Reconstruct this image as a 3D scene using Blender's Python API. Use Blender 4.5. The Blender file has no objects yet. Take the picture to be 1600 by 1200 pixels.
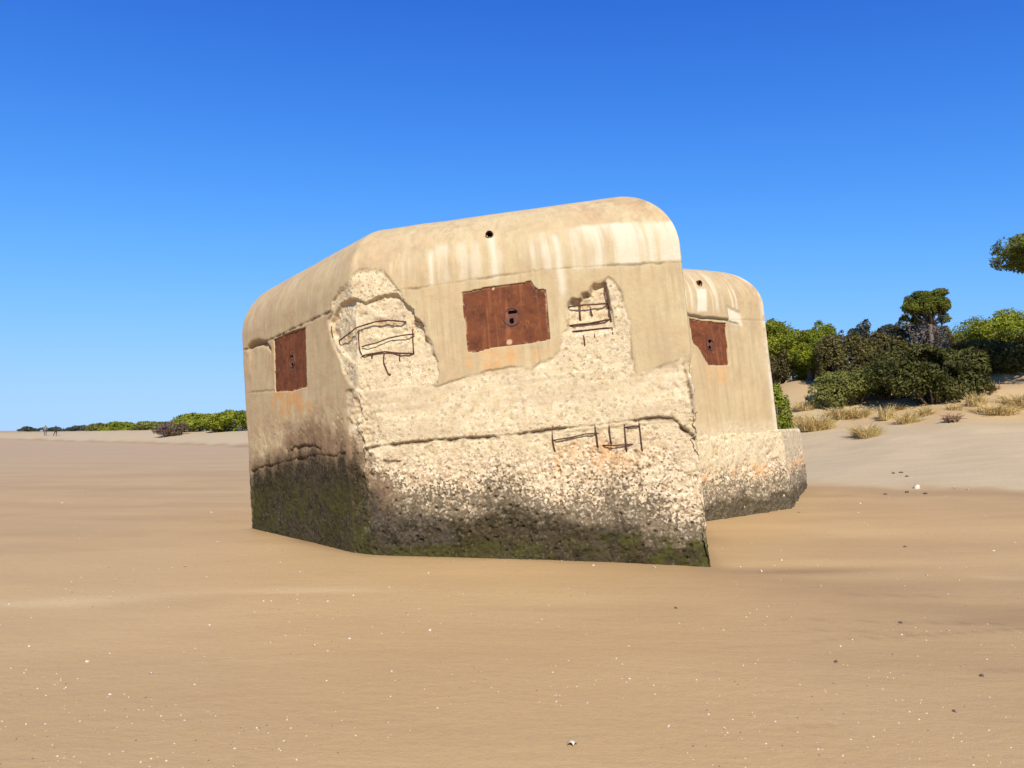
import bpy, bmesh, math, random
import numpy as np
from mathutils import Vector, Matrix

# ------------------------------------------------------------------ camera, sky, sun, exposure
SC = bpy.context.scene
COL = SC.collection
rad = math.radians
PITCH = 0.060758
cam_d = bpy.data.cameras.new('camera')
cam_d.sensor_width = 36.0
cam_d.lens = 27.0
cam_d.clip_start = 0.1
cam_d.clip_end = 20000.0
cam = bpy.data.objects.new('camera', cam_d)
cam.location = (0, 0, 1.6)
cam.rotation_euler = (rad(90) + PITCH, 0, 0)
COL.objects.link(cam)
SC.camera = cam

SUN_AZ, SUN_EL = 6.0, 41.0            # degrees to the right of straight behind the camera, height
sun_dir = Vector((math.sin(rad(SUN_AZ)) * math.cos(rad(SUN_EL)), -math.cos(rad(SUN_AZ)) * math.cos(rad(SUN_EL)), math.sin(rad(SUN_EL))))
W = bpy.data.worlds.new('World')
SC.world = W
W.use_nodes = True
wn, wl = W.node_tree.nodes, W.node_tree.links
bg = wn['Background']
sky = wn.new('ShaderNodeTexSky')
sky.sky_type = 'NISHITA'
sky.sun_disc = False
sky.sun_elevation = rad(SUN_EL)
sky.sun_rotation = math.atan2(sun_dir.x, sun_dir.y)
sky.altitude = 0.0
sky.air_density = 1.0
sky.dust_density = 0.0
sky.ozone_density = 6.0
# the sky's own colour through a soft shoulder: x*x / (c + d*x*x) per channel
def vmath(op, a, b):
    x = wn.new('ShaderNodeVectorMath')
    x.operation = op
    for i, v in enumerate((a, b)):
        if isinstance(v, tuple):
            x.inputs[i].default_value = v
        else:
            wl.new(v, x.inputs[i])
    return x.outputs[0]


sq = vmath('MULTIPLY', sky.outputs[0], sky.outputs[0])
den = vmath('ADD', vmath('MULTIPLY', sq, (2.05, 1.30, 0.77)), (19.3, 12.5, 7.5))
wl.new(vmath('MULTIPLY', vmath('DIVIDE', sq, den), (6.2, 6.2, 6.2)), bg.inputs['Color'])
bg.inputs['Strength'].default_value = 0.1
sun_d = bpy.data.lights.new('sun', 'SUN')
sun_d.energy = 3.9
sun_d.angle = rad(0.5)
sun_d.color = (1.0, 0.94, 0.84)
sun = bpy.data.objects.new('sun', sun_d)
sun.rotation_euler = (-sun_dir).to_track_quat('-Z', 'Y').to_euler()
COL.objects.link(sun)
SC.view_settings.view_transform = 'Standard'
SC.view_settings.look = 'None'
SC.view_settings.gamma = 1.0
SC.view_settings.exposure = 0.69
SC.cycles.max_bounces = 6
SC.cycles.transparent_max_bounces = 8

# ------------------------------------------------------------------ tables: outlines on the walls in metres (distance along the wall, height)
MAIN_AREA = {
    'spall_dome': [(3.18,3.24),(3.17,3.35),(3.32,3.46),(3.34,3.59),(3.52,3.68),(3.73,3.72),(3.91,3.83),(4.01,3.89),(4.18,3.87),(4.33,3.83),(4.41,3.71),(4.48,3.61),(4.55,3.51),(4.60,3.34),(4.70,3.27),(4.72,3.17),(4.81,3.11),(4.85,3.00),(4.84,2.90),(4.92,2.80),(4.93,2.69),(4.98,2.57),(4.96,2.26),(3.89,2.28),(3.66,2.40),(3.51,2.59),(3.44,2.77),(3.32,2.90),(3.23,3.05)],
    'spall_deep': [(3.23,3.16),(3.21,3.30),(3.36,3.42),(3.48,3.50),(3.72,3.51),(3.89,3.51),(4.05,3.44),(4.24,3.50),(4.50,3.50),(4.58,3.36),(4.69,3.26),(4.72,3.15),(4.79,3.09),(4.82,2.97),(4.83,2.87),(4.89,2.77),(4.90,2.63),(4.60,2.50),(3.91,2.60),(3.62,2.75),(3.42,2.91)],
    'spall_right': [(6.56,2.52),(6.61,2.74),(6.70,2.80),(6.68,2.96),(6.69,3.06),(6.76,3.16),(6.87,3.15),(6.90,3.21),(7.00,3.21),(7.03,3.32),(7.20,3.34),(7.26,3.37),(7.31,3.31),(7.39,3.17),(7.40,2.97),(7.46,2.78),(7.44,2.57),(7.44,2.14),(7.03,2.05),(6.57,2.18)],
    'spall_right_deep': [(6.67,2.72),(6.71,2.89),(6.70,3.06),(6.77,3.14),(6.89,3.14),(6.91,3.19),(7.01,3.19),(7.04,3.30),(7.20,3.31),(7.23,2.99),(7.26,2.73),(7.09,2.65),(6.78,2.69)],
    'spall_low': [(3.56,2.31),(3.89,2.32),(4.25,2.42),(4.59,2.40),(4.96,2.23),(5.19,2.29),(5.48,2.35),(5.73,2.37),(5.94,2.39),(6.08,2.37),(6.19,2.32),(6.31,2.40),(6.45,2.43),(6.56,2.54),(7.45,2.33),(7.45,2.13),(7.59,2.16),(7.83,2.21),(8.03,2.27),(8.08,2.17),(8.60,-0.26),(3.89,-0.10),(3.51,-0.04)],
    'honey': [(3.72,1.54),(4.01,1.48),(4.52,1.38),(5.02,1.32),(5.35,1.28),(5.84,1.22),(6.25,1.33),(6.65,1.38),(7.12,1.34),(7.57,1.22),(7.86,1.07),(8.60,0.91),(8.60,-0.22),(6.51,-0.24),(3.89,-0.10),(3.60,-0.03)],
    'algae': [(0.00,1.33),(1.10,1.35),(2.05,1.44),(2.67,1.36),(3.44,1.39),(3.77,1.25),(4.02,1.03),(4.17,0.77),(4.55,0.70),(4.88,0.64),(5.13,0.66),(5.47,0.71),(5.79,0.66),(6.18,0.51),(6.58,0.52),(7.04,0.44),(7.33,0.35),(7.62,0.16),(7.95,0.09),(8.60,-0.04),(8.60,-0.33),(6.50,-0.32),(3.89,-0.10),(0.00,0.18)],
    'purple': [(1.72,2.01),(2.75,1.97),(3.59,1.89),(3.81,1.54),(3.99,1.28),(4.14,0.94),(4.12,0.69),(3.69,0.63),(3.36,0.80),(3.33,1.27),(2.03,1.32),(1.10,1.36),(0.09,1.37),(0.11,1.50),(1.38,1.64)],
    'cap_brown': [(3.95,4.89),(5.88,5.06),(7.80,4.69),(8.60,4.50),(8.60,4.07),(8.60,3.95),(7.77,4.05),(7.31,4.12),(6.46,4.13),(5.22,4.10),(4.32,4.07)],
    'white_right': [(6.23,4.08),(6.71,4.11),(7.30,4.09),(7.77,4.04),(8.60,3.92),(8.60,3.46),(7.53,3.50),(6.85,3.51),(6.29,3.60),(6.14,3.79)],
    'white_mid': [(4.32,4.05),(5.13,4.11),(6.10,4.06),(6.23,4.06),(6.21,3.61),(5.54,3.56),(4.42,3.56)],
    'rust_front': [(5.36,2.65),(6.45,2.69),(6.52,2.55),(6.31,2.40),(6.10,2.37),(5.94,2.39),(5.44,2.34),(5.34,2.39)],
    'rust_left': [(1.20,2.65),(2.46,2.55),(2.49,2.17),(1.91,2.09),(1.45,2.18),(1.19,2.41)],
    'plate_front': [(5.37,3.40),(5.69,3.43),(6.03,3.43),(6.27,3.44),(6.30,3.37),(6.35,3.32),(6.44,3.31),(6.44,3.17),(6.44,2.92),(6.44,2.68),(6.25,2.66),(5.96,2.65),(5.67,2.65),(5.50,2.62),(5.38,2.63),(5.38,2.96),(5.37,3.21)],
    'plate_left': [(1.32,3.39),(1.91,3.41),(2.46,3.38),(2.42,2.93),(2.39,2.52),(1.85,2.52),(1.26,2.58)],
}
WING_AREA = {
    'plate': [(1.01,3.43),(1.38,3.38),(1.95,3.36),(1.94,3.00),(1.91,2.58),(1.39,2.59),(1.28,2.73),(1.18,2.90),(1.05,2.99),(1.03,3.22)],
    'white_hole': [(1.30,3.97),(1.54,3.99),(1.48,3.57),(1.24,3.56)],
    'white_edge': [(2.06,3.69),(2.37,3.58),(2.41,3.36),(2.07,3.43)],
    'brown_cap': [(1.47,4.66),(3.60,4.49),(3.06,4.10),(3.01,3.70),(2.53,3.56),(2.11,3.73),(1.59,3.67),(0.94,3.68)],
    'rust': [(1.32,2.59),(1.89,2.58),(1.80,2.24),(1.27,2.25)],
    'low': [(0.91,1.36),(3.60,1.33),(2.99,-0.19),(0.70,-0.05)],
}
MAIN_LINE = {
    'joint_left': [(0.032,3.436),(1.378,3.422),(2.316,3.440),(3.246,3.454)],
    'joint_front': [(4.458,3.540),(5.022,3.540),(6.286,3.566),(6.854,3.550),(8.160,3.442)],
    'crack_low': [(3.878,1.516),(4.182,1.532),(4.528,1.544),(5.036,1.540),(5.536,1.530),(6.028,1.534),(6.366,1.544),(6.670,1.550),(7.144,1.562),(7.454,1.572),(7.760,1.568),(7.904,1.478),(8.006,1.376),(8.142,1.234)],
    'crack_low2': [(4.100,1.342),(4.220,1.316),(4.356,1.312)],
    'crack_left': [(0.092,1.366),(0.458,1.424),(0.854,1.428),(1.358,1.474),(2.050,1.478),(2.482,1.512),(3.076,1.470),(3.412,1.486)],
    'crack_left2': [(1.568,1.620),(2.076,1.666),(2.502,1.648),(2.698,1.590)],
    'crack_edge': [(8.038,2.188),(8.074,1.950),(8.102,1.636),(8.134,1.518),(8.122,1.250),(8.154,0.980),(8.154,0.826)],
    'crack_edge2': [(7.834,1.546),(7.918,1.460),(7.984,1.386)],
    'arch_left': [(0.262,3.432),(0.466,3.474),(0.736,3.450),(0.990,3.376),(1.130,3.260)],
    'board1': [(0.048,2.702),(0.494,2.670),(1.218,2.604)],
}
REBARS = [
    [(3.360,3.014),(3.660,3.058),(3.944,3.124),(4.168,3.166),(4.344,3.164),(4.576,3.120)],
    [(4.690,3.124),(4.790,3.086),(4.844,2.996)],
    [(3.924,3.092),(3.926,2.870),(3.944,2.742)],
    [(3.952,2.860),(4.148,2.880),(4.326,2.928),(4.502,2.942),(4.676,2.948)],
    [(3.944,2.734),(4.094,2.750),(4.270,2.758),(4.484,2.710),(4.656,2.690)],
    [(4.664,3.018),(4.662,2.874),(4.656,2.690)],
    [(4.094,2.742),(4.090,2.676)],
    [(4.252,2.750),(4.252,2.608),(4.302,2.468),(4.336,2.440)],
    [(4.468,2.710),(4.468,2.586)],
    [(3.206,3.300),(3.226,3.162),(3.268,3.038)],
    [(7.192,3.296),(7.200,3.142),(7.210,2.986)],
    [(7.208,2.970),(7.222,2.872),(7.222,2.800)],
    [(7.228,2.768),(7.226,2.664)],
    [(6.698,3.064),(6.890,3.064),(7.048,3.054),(7.200,3.052)],
    [(6.700,2.828),(6.948,2.824),(7.220,2.848)],
    [(6.692,2.748),(6.940,2.744),(7.138,2.746),(7.272,2.730)],
    [(6.858,3.150),(6.856,3.036),(6.842,2.884)],
    [(6.982,3.030),(6.996,2.922)],
    [(6.866,2.712),(6.872,2.614),(6.870,2.502)],
    [(7.000,2.712),(7.004,2.584)],
    [(7.224,2.720),(7.230,2.622)],
    [(6.366,1.536),(6.370,1.402),(6.382,1.274)],
    [(6.364,1.418),(6.580,1.430),(6.780,1.460),(6.938,1.454)],
    [(6.900,1.560),(6.912,1.434),(6.914,1.276)],
    [(7.074,1.560),(7.076,1.418),(7.080,1.302)],
    [(7.260,1.558),(7.260,1.402),(7.256,1.200)],
    [(7.438,1.566),(7.444,1.386),(7.446,1.168)],
    [(6.962,1.304),(7.118,1.290),(7.350,1.286)],
    [(7.254,1.496),(7.370,1.502),(7.448,1.496)],
]
# ------------------------------------------------------------------ small helpers
rng = np.random.default_rng(7)
random.seed(7)


def tag(o, label=None, cat=None, group=None, kind=None):
    if label: o['label'] = label
    if cat: o['category'] = cat
    if group: o['group'] = group
    if kind: o['kind'] = kind
    return o


def link(o, parent=None):
    COL.objects.link(o)
    if parent is not None:
        o.parent = parent
    return o


def empty(name, loc, rz=0.0):
    o = bpy.data.objects.new(name, None)
    o.empty_display_size = 0.2
    o.location = loc
    o.rotation_euler = (0, 0, rz)
    return link(o)


def mesh_obj(name, verts, faces, mat, parent=None, smooth=False, attrs=None):
    me = bpy.data.meshes.new(name)
    verts = np.asarray(verts, dtype=np.float32)
    if isinstance(faces, np.ndarray):
        nf, k = faces.shape
        me.vertices.add(len(verts)); me.vertices.foreach_set('co', verts.ravel())
        me.loops.add(nf * k); me.loops.foreach_set('vertex_index', faces.astype(np.int32).ravel())
        me.polygons.add(nf)
        me.polygons.foreach_set('loop_start', np.arange(0, nf * k, k, dtype=np.int32))
        me.polygons.foreach_set('loop_total', np.full(nf, k, dtype=np.int32))
        me.update(calc_edges=True)
        me.validate()
    else:
        me.from_pydata([tuple(map(float, v)) for v in verts], [], faces)
    if attrs:
        for nm, a in attrs.items():
            at = me.attributes.new(nm, 'FLOAT', 'POINT')
            at.data.foreach_set('value', np.asarray(a, dtype=np.float32))
    if smooth:
        me.polygons.foreach_set('use_smooth', np.ones(len(me.polygons), dtype=bool))
    if mat: me.materials.append(mat)
    o = bpy.data.objects.new(name, me)
    return link(o, parent)


def _hash(ix, iy, iz, seed):
    h = (ix.astype(np.int64) * 374761393 + iy.astype(np.int64) * 668265263 + iz.astype(np.int64) * 2147483647 + seed * 974634777) & 0xffffffff
    h = ((h ^ (h >> 13)) * 1274126177) & 0xffffffff
    h = ((h ^ (h >> 15)) * 2246822519) & 0xffffffff
    return ((h ^ (h >> 16)) & 0xffffff) / float(0xffffff)


def noise(P, scale=1.0, seed=0):
    """smooth value noise, -1..1"""
    Q = np.asarray(P, float) * scale
    I = np.floor(Q).astype(np.int64)
    F = Q - I
    F = F * F * F * (F * (F * 6 - 15) + 10)
    r = 0
    for dx in (0, 1):
        for dy in (0, 1):
            for dz in (0, 1):
                w = (F[:, 0] if dx else 1 - F[:, 0]) * (F[:, 1] if dy else 1 - F[:, 1]) * (F[:, 2] if dz else 1 - F[:, 2])
                r = r + w * _hash(I[:, 0] + dx, I[:, 1] + dy, I[:, 2] + dz, seed)
    return r * 2 - 1


def fbm(P, scale=1.0, octs=4, seed=0, gain=0.5):
    a, t, n = 1.0, 0.0, 0.0
    for k in range(octs):
        t = t + a * noise(P, scale * 2.03 ** k, seed + 17 * k)
        n += a
        a *= gain
    return t / n


def cells(P, scale, seed=0):
    """distance to the nearest scattered point (cell units) and that point's random number"""
    Q = np.asarray(P, float) * scale
    I = np.floor(Q).astype(np.int64)
    best = np.full(len(Q), 9.0)
    rid = np.zeros(len(Q))
    for dx in (-1, 0, 1):
        for dy in (-1, 0, 1):
            for dz in (-1, 0, 1):
                a, b, c = I[:, 0] + dx, I[:, 1] + dy, I[:, 2] + dz
                px, py, pz = a + _hash(a, b, c, seed), b + _hash(a, b, c, seed + 1), c + _hash(a, b, c, seed + 2)
                d = np.sqrt((px - Q[:, 0]) ** 2 + (py - Q[:, 1]) ** 2 + (pz - Q[:, 2]) ** 2)
                m = d < best
                best = np.where(m, d, best)
                rid = np.where(m, _hash(a, b, c, seed + 3), rid)
    return best, rid


def sstep(a, b, x):
    t = np.clip((x - a) / (b - a), 0, 1)
    return t * t * (3 - 2 * t)


def seg_dist(s, t, pts):
    d = np.full(s.shape, 1e9)
    for (ax, ay), (bx, by) in zip(pts[:-1], pts[1:]):
        ex, ey = bx - ax, by - ay
        k = np.clip(((s - ax) * ex + (t - ay) * ey) / (ex * ex + ey * ey + 1e-12), 0, 1)
        d = np.minimum(d, np.hypot(s - ax - k * ex, t - ay - k * ey))
    return d


def area(s, t, poly):
    """signed distance to an outline: positive inside"""
    d = seg_dist(s, t, list(poly) + [poly[0]])
    ins = np.zeros(s.shape, bool)
    n = len(poly)
    for i in range(n):
        (ax, ay), (bx, by) = poly[i], poly[(i + 1) % n]
        c = ((ay > t) != (by > t))
        with np.errstate(divide='ignore', invalid='ignore'):
            xi = (bx - ax) * (t - ay) / (by - ay + 1e-15) + ax
        ins ^= c & (s < xi)
    return np.where(ins, d, -d)


def inside(s, t, poly, w):
    return sstep(-w, w, area(s, t, poly))


# ------------------------------------------------------------------ materials
class NT:
    def __init__(self, name):
        self.m = bpy.data.materials.new(name)
        self.m.use_nodes = True
        self.t = self.m.node_tree
        self.b = self.t.nodes['Principled BSDF']
        self.geo = None

    def n(self, typ, **kw):
        x = self.t.nodes.new(typ)
        for k, v in kw.items():
            setattr(x, k, v)
        return x

    def l(self, a, b):
        self.t.links.new(a, b)

    def pos(self):
        if self.geo is None:
            self.geo = self.n('ShaderNodeTexCoord').outputs['Object']
        return self.geo

    def mapped(self, scale, rot=(0, 0, 0)):
        m = self.n('ShaderNodeMapping')
        m.inputs['Scale'].default_value = scale
        m.inputs['Rotation'].default_value = rot
        self.l(self.pos(), m.inputs['Vector'])
        return m.outputs[0]

    def noise(self, scale, detail=4.0, rough=0.55, vec=None):
        x = self.n('ShaderNodeTexNoise')
        x.inputs['Scale'].default_value = scale
        x.inputs['Detail'].default_value = detail
        x.inputs['Roughness'].default_value = rough
        self.l(vec if vec is not None else self.pos(), x.inputs['Vector'])
        return x.outputs['Fac']

    def voro(self, scale, out='Distance', vec=None, feature='F1'):
        x = self.n('ShaderNodeTexVoronoi', feature=feature)
        x.inputs['Scale'].default_value = scale
        self.l(vec if vec is not None else self.pos(), x.inputs['Vector'])
        return x.outputs[out]

    def ramp(self, fac, a, b, lo=0.0, hi=1.0):
        x = self.n('ShaderNodeMapRange')
        x.inputs['From Min'].default_value = a
        x.inputs['From Max'].default_value = b
        x.inputs['To Min'].default_value = lo
        x.inputs['To Max'].default_value = hi
        self.l(fac, x.inputs['Value'])
        return x.outputs[0]

    def attr(self, name):
        return self.n('ShaderNodeAttribute', attribute_name=name).outputs['Fac']

    def math(self, op, a, b):
        x = self.n('ShaderNodeMath', operation=op)
        for i, v in enumerate((a, b)):
            if isinstance(v, (int, float)):
                x.inputs[i].default_value = v
            else:
                self.l(v, x.inputs[i])
        return x.outputs[0]

    def mix(self, fac, a, b, mode='MIX'):
        x = self.n('ShaderNodeMix', data_type='RGBA', blend_type=mode)
        for sock, v in ((x.inputs[0], fac), (x.inputs[6], a), (x.inputs[7], b)):
            if isinstance(v, tuple):
                sock.default_value = v if len(v) == 4 else (*v, 1.0)
            elif isinstance(v, (int, float)):
                sock.default_value = v
            else:
                self.l(v, sock)
        return x.outputs[2]

    def done(self, color, rough=0.9, bump=None, bstr=0.3, bdist=0.01, spec=0.25):
        if isinstance(color, tuple):
            self.b.inputs['Base Color'].default_value = (*color, 1)
        else:
            self.l(color, self.b.inputs['Base Color'])
        if isinstance(rough, (int, float)):
            self.b.inputs['Roughness'].default_value = rough
        else:
            self.l(rough, self.b.inputs['Roughness'])
        self.b.inputs['Specular IOR Level'].default_value = spec
        if bump is not None:
            bp = self.n('ShaderNodeBump')
            bp.inputs['Strength'].default_value = bstr
            bp.inputs['Distance'].default_value = bdist
            self.l(bump, bp.inputs['Height'])
            self.l(bp.outputs[0], self.b.inputs['Normal'])
        return self.m


def concrete_material():
    k = NT('weathered_concrete')
    n1 = k.noise(1.1, 5, 0.6)
    n2 = k.noise(7.0, 5, 0.65)
    n3 = k.noise(55.0, 3, 0.6)
    streak = k.noise(1.0, 4, 0.6, k.mapped((5.0, 5.0, 0.7)))
    skin = k.mix(k.ramp(n1, 0.3, 0.7), (0.452, 0.342, 0.179), (0.549, 0.451, 0.251))
    skin = k.mix(k.ramp(streak, 0.52, 0.72, 0, 0.45), skin, (0.387, 0.291, 0.154))
    skin = k.mix(k.ramp(n2, 0.55, 0.75, 0, 0.35), skin, (0.615, 0.531, 0.328))
    skin = k.mix(k.ramp(n3, 0.55, 0.8, 0, 0.3), skin, (0.324, 0.246, 0.133))
    blot = k.noise(2.6, 6, 0.68)
    skin = k.mix(k.ramp(blot, 0.46, 0.66, 0, 0.55), skin, (0.401, 0.281, 0.151))
    skin = k.mix(k.ramp(k.noise(20.0, 4, 0.7), 0.56, 0.74, 0, 0.35), skin, (0.371, 0.255, 0.138))
    drip = k.noise(1.0, 5, 0.7, k.mapped((9.0, 9.0, 0.55)))
    skin = k.mix(k.math('MULTIPLY', k.ramp(drip, 0.47, 0.66), k.ramp(n1, 0.30, 0.6, 0.1, 0.62)), skin, (0.276, 0.197, 0.114))
    skin = k.mix(k.ramp(k.noise(0.8, 6, 0.7), 0.54, 0.72, 0, 0.45), skin, (0.329, 0.249, 0.157))
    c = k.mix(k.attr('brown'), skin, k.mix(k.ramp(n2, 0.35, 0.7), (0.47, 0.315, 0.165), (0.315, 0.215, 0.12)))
    c = k.mix(k.attr('white'), c, k.mix(n2, (0.577, 0.496, 0.340), (0.666, 0.599, 0.449)))
    # broken face: pale lime mortar with coarse stones
    mort = k.mix(k.ramp(n2, 0.35, 0.65), (0.515, 0.396, 0.220), (0.610, 0.505, 0.317))
    stone = k.voro(26.0, 'Color')
    sv = k.n('ShaderNodeSeparateColor'); k.l(stone, sv.inputs[0])
    mort = k.mix(k.ramp(sv.outputs[0], 0.78, 0.95, 0, 0.55), mort, (0.311, 0.216, 0.118))
    mort = k.mix(k.ramp(sv.outputs[1], 0.80, 0.95, 0, 0.6), mort, (0.644, 0.562, 0.399))
    mort = k.mix(k.ramp(n3, 0.60, 0.72, 0, 0.5), mort, (0.272, 0.190, 0.106))
    pv = k.voro(15.0, 'Distance')
    pc = k.n('ShaderNodeSeparateColor'); k.l(k.voro(15.0, 'Color'), pc.inputs[0])
    pitm = k.math('MULTIPLY', k.ramp(pv, 0.16, 0.34, 1, 0), k.ramp(pc.outputs[2], 0.62, 0.70))
    mort = k.mix(k.ramp(k.attr('lay'), 0.52, 0.78, 0, 0.55), mort, (0.44, 0.335, 0.205))
    mort = k.mix(k.math('MULTIPLY', pitm, k.attr('pitty')), mort, (0.279, 0.197, 0.125))  # pits also darkened in colour, their shade painted into the mortar
    mort = k.mix(k.ramp(k.noise(3.2, 5, 0.7), 0.50, 0.70, 0, 0.5), mort, (0.424, 0.315, 0.201))
    fp = k.voro(34.0, 'Distance')
    fc = k.n('ShaderNodeSeparateColor'); k.l(k.voro(34.0, 'Color'), fc.inputs[0])
    mort = k.mix(k.math('MULTIPLY', k.ramp(fp, 0.18, 0.36, 1, 0), k.math('MULTIPLY', k.ramp(fc.outputs[1], 0.45, 0.55, 0, 0.9), k.attr('pitty'))), mort, (0.30, 0.215, 0.13))
    c = k.mix(k.attr('spall'), c, mort)
    # honeycombed foot with barnacles and mussels
    sp = k.voro(17.0, 'Color')
    s2 = k.n('ShaderNodeSeparateColor'); k.l(sp, s2.inputs[0])
    sp3 = k.voro(40.0, 'Color')
    s3 = k.n('ShaderNodeSeparateColor'); k.l(sp3, s3.inputs[0])
    dens = k.attr('dens')
    hon = k.mix(k.ramp(s2.outputs[0], 0.25, 0.9), (0.64, 0.50, 0.315), (0.40, 0.285, 0.165))
    dk = k.math('ADD', k.math('MULTIPLY', s3.outputs[1], 0.5), k.math('ADD', k.math('MULTIPLY', n2, 0.5), k.math('MULTIPLY', dens, 0.50)))
    hon = k.mix(k.ramp(dk, 0.57, 0.76), hon, k.mix(s2.outputs[1], (0.060, 0.046, 0.026), (0.165, 0.118, 0.070)))
    hon = k.mix(k.math('MULTIPLY', k.ramp(s3.outputs[0], 0.78, 0.9), k.ramp(dens, 0, 1, 0.7, 0.35)), hon, (0.72, 0.60, 0.43))
    c = k.mix(k.attr('honey'), c, hon)
    c = k.mix(k.attr('rust'), c, k.mix(k.ramp(n2, 0.35, 0.65), (0.52, 0.215, 0.055), (0.62, 0.34, 0.12)))
    c = k.mix(k.attr('purple'), c, k.mix(k.ramp(n2, 0.3, 0.7), (0.135, 0.085, 0.048), (0.27, 0.165, 0.085)))
    wet = k.mix(k.ramp(n1, 0.35, 0.65), (0.036, 0.026, 0.008), (0.058, 0.042, 0.024))
    wet = k.mix(k.attr('slate'), wet, (0.066, 0.052, 0.038))
    wet = k.mix(k.ramp(n2, 0.48, 0.66), wet, (0.017, 0.014, 0.006))
    wet = k.mix(k.ramp(s3.outputs[2], 0.84, 0.95, 0, 0.5), wet, (0.13, 0.10, 0.06))
    wet = k.mix(k.math('MULTIPLY', k.attr('green'), k.ramp(k.noise(4.0, 5, 0.65), 0.35, 0.6)), wet, k.mix(n2, (0.026, 0.025, 0.004), (0.080, 0.077, 0.014)))
    c = k.mix(k.attr('algae'), c, wet)
    c = k.mix(k.attr('crack'), c, (0.10, 0.062, 0.035))  # dark brown for groove dirt and painted-in crack shade
    h = k.math('ADD', k.math('MULTIPLY', n3, 0.6), k.math('MULTIPLY', k.noise(160.0, 2), 0.35))
    h = k.math('ADD', h, k.math('MULTIPLY', k.math('MULTIPLY', k.attr('spall'), k.attr('pitty')), k.math('MULTIPLY', k.voro(46.0), 0.7)))
    return k.done(c, 0.92, h, 0.55, 0.012, 0.15)


def rust_material():
    k = NT('rusted_steel')
    n1, n2, n3 = k.noise(3.0, 5, 0.6), k.noise(14.0, 5, 0.65), k.noise(90.0, 3)
    c = k.mix(k.ramp(n1, 0.3, 0.7), (0.175, 0.056, 0.021), (0.115, 0.040, 0.020))
    c = k.mix(k.ramp(n2, 0.55, 0.75, 0, 0.6), c, (0.25, 0.085, 0.026))
    c = k.mix(k.ramp(n3, 0.6, 0.8, 0, 0.4), c, (0.085, 0.03, 0.016))
    c = k.mix(k.ramp(k.noise(5.0, 6, 0.7), 0.5, 0.66, 0, 0.75), c, (0.060, 0.024, 0.015))
    c = k.mix(k.ramp(k.noise(9.0, 6, 0.72), 0.56, 0.7, 0, 0.6), c, (0.27, 0.105, 0.035))
    st = k.noise(1.0, 4, 0.6, k.mapped((16.0, 16.0, 1.2)))
    c = k.mix(k.ramp(st, 0.55, 0.75, 0, 0.45), c, (0.36, 0.14, 0.06))
    c = k.mix(k.attr('mortar'), c, k.mix(n2, (0.50, 0.30, 0.17), (0.66, 0.46, 0.28)))
    c = k.mix(k.attr('grey'), c, (0.115, 0.062, 0.054))
    return k.done(c, 0.8, k.math('ADD', n2, k.math('MULTIPLY', n3, 0.5)), 0.6, 0.008, 0.1)


def rebar_material():
    k = NT('corroded_rebar')
    n = k.noise(30.0, 4)
    return k.done(k.mix(n, (0.040, 0.020, 0.013), (0.15, 0.060, 0.028)), 0.85, k.noise(120.0), 0.6, 0.004, 0.2)


def sand_material():
    k = NT('beach_sand')
    big = k.noise(0.16, 4, 0.55, k.mapped((1.0, 2.4, 1.0), (0, 0, 0.25)))
    mid = k.noise(0.9, 5, 0.6, k.mapped((0.7, 3.0, 1.0), (0, 0, 0.18)))
    lin = k.noise(1.0, 4, 0.55, k.mapped((0.22, 3.6, 1.0), (0, 0, 0.10)))
    fine = k.noise(60.0, 3, 0.6)
    grain = k.noise(420.0, 2, 0.6)
    wet = k.mix(k.ramp(big, 0.35, 0.65), (0.403, 0.259, 0.112), (0.476, 0.317, 0.140))
    wet = k.mix(k.ramp(mid, 0.54, 0.80, 0, 0.25), wet, (0.345, 0.221, 0.101))
    wet = k.mix(k.ramp(lin, 0.58, 0.80, 0, 0.22), wet, (0.539, 0.384, 0.189))
    wet = k.mix(k.attr('far'), wet, (0.423, 0.296, 0.158))
    wet = k.mix(k.attr('streak'), wet, (0.580, 0.421, 0.213))
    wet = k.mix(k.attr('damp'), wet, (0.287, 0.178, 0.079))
    dry = k.mix(k.ramp(mid, 0.3, 0.7), (0.420, 0.318, 0.180), (0.465, 0.361, 0.214))
    dry = k.mix(k.attr('dune'), dry, k.mix(k.ramp(big, 0.3, 0.7), (0.385, 0.253, 0.117), (0.434, 0.307, 0.151)))
    c = k.mix(k.attr('dry'), wet, dry)
    med = k.noise(16.0, 5, 0.7)
    c = k.mix(k.ramp(med, 0.50, 0.72, 0, 0.30), c, (0.31, 0.21, 0.125))
    c = k.mix(k.ramp(k.noise(130.0, 3, 0.7), 0.54, 0.72, 0, 0.35), c, (0.27, 0.18, 0.105))
    c = k.mix(k.ramp(fine, 0.55, 0.8, 0, 0.22), c, (0.29, 0.19, 0.11))
    c = k.mix(k.ramp(grain, 0.62, 0.8, 0, 0.25), c, (0.66, 0.50, 0.34))
    rip = k.noise(5.0, 4, 0.6, k.mapped((0.8, 1.7, 1.0), (0, 0, 0.35)))
    rip = k.math('ADD', rip, k.math('MULTIPLY', med, 0.30))
    h = k.math('ADD', k.math('MULTIPLY', rip, 1.0), k.math('ADD', k.math('MULTIPLY', fine, 0.30), k.math('MULTIPLY', grain, 0.06)))
    h = k.math('ADD', h, k.math('MULTIPLY', k.attr('dry'), k.math('MULTIPLY', k.noise(2.6, 5, 0.65), 2.2)))
    return k.done(c, k.ramp(k.attr('dry'), 0, 1, 0.72, 0.95), h, 0.30, 0.03, 0.18)


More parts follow.
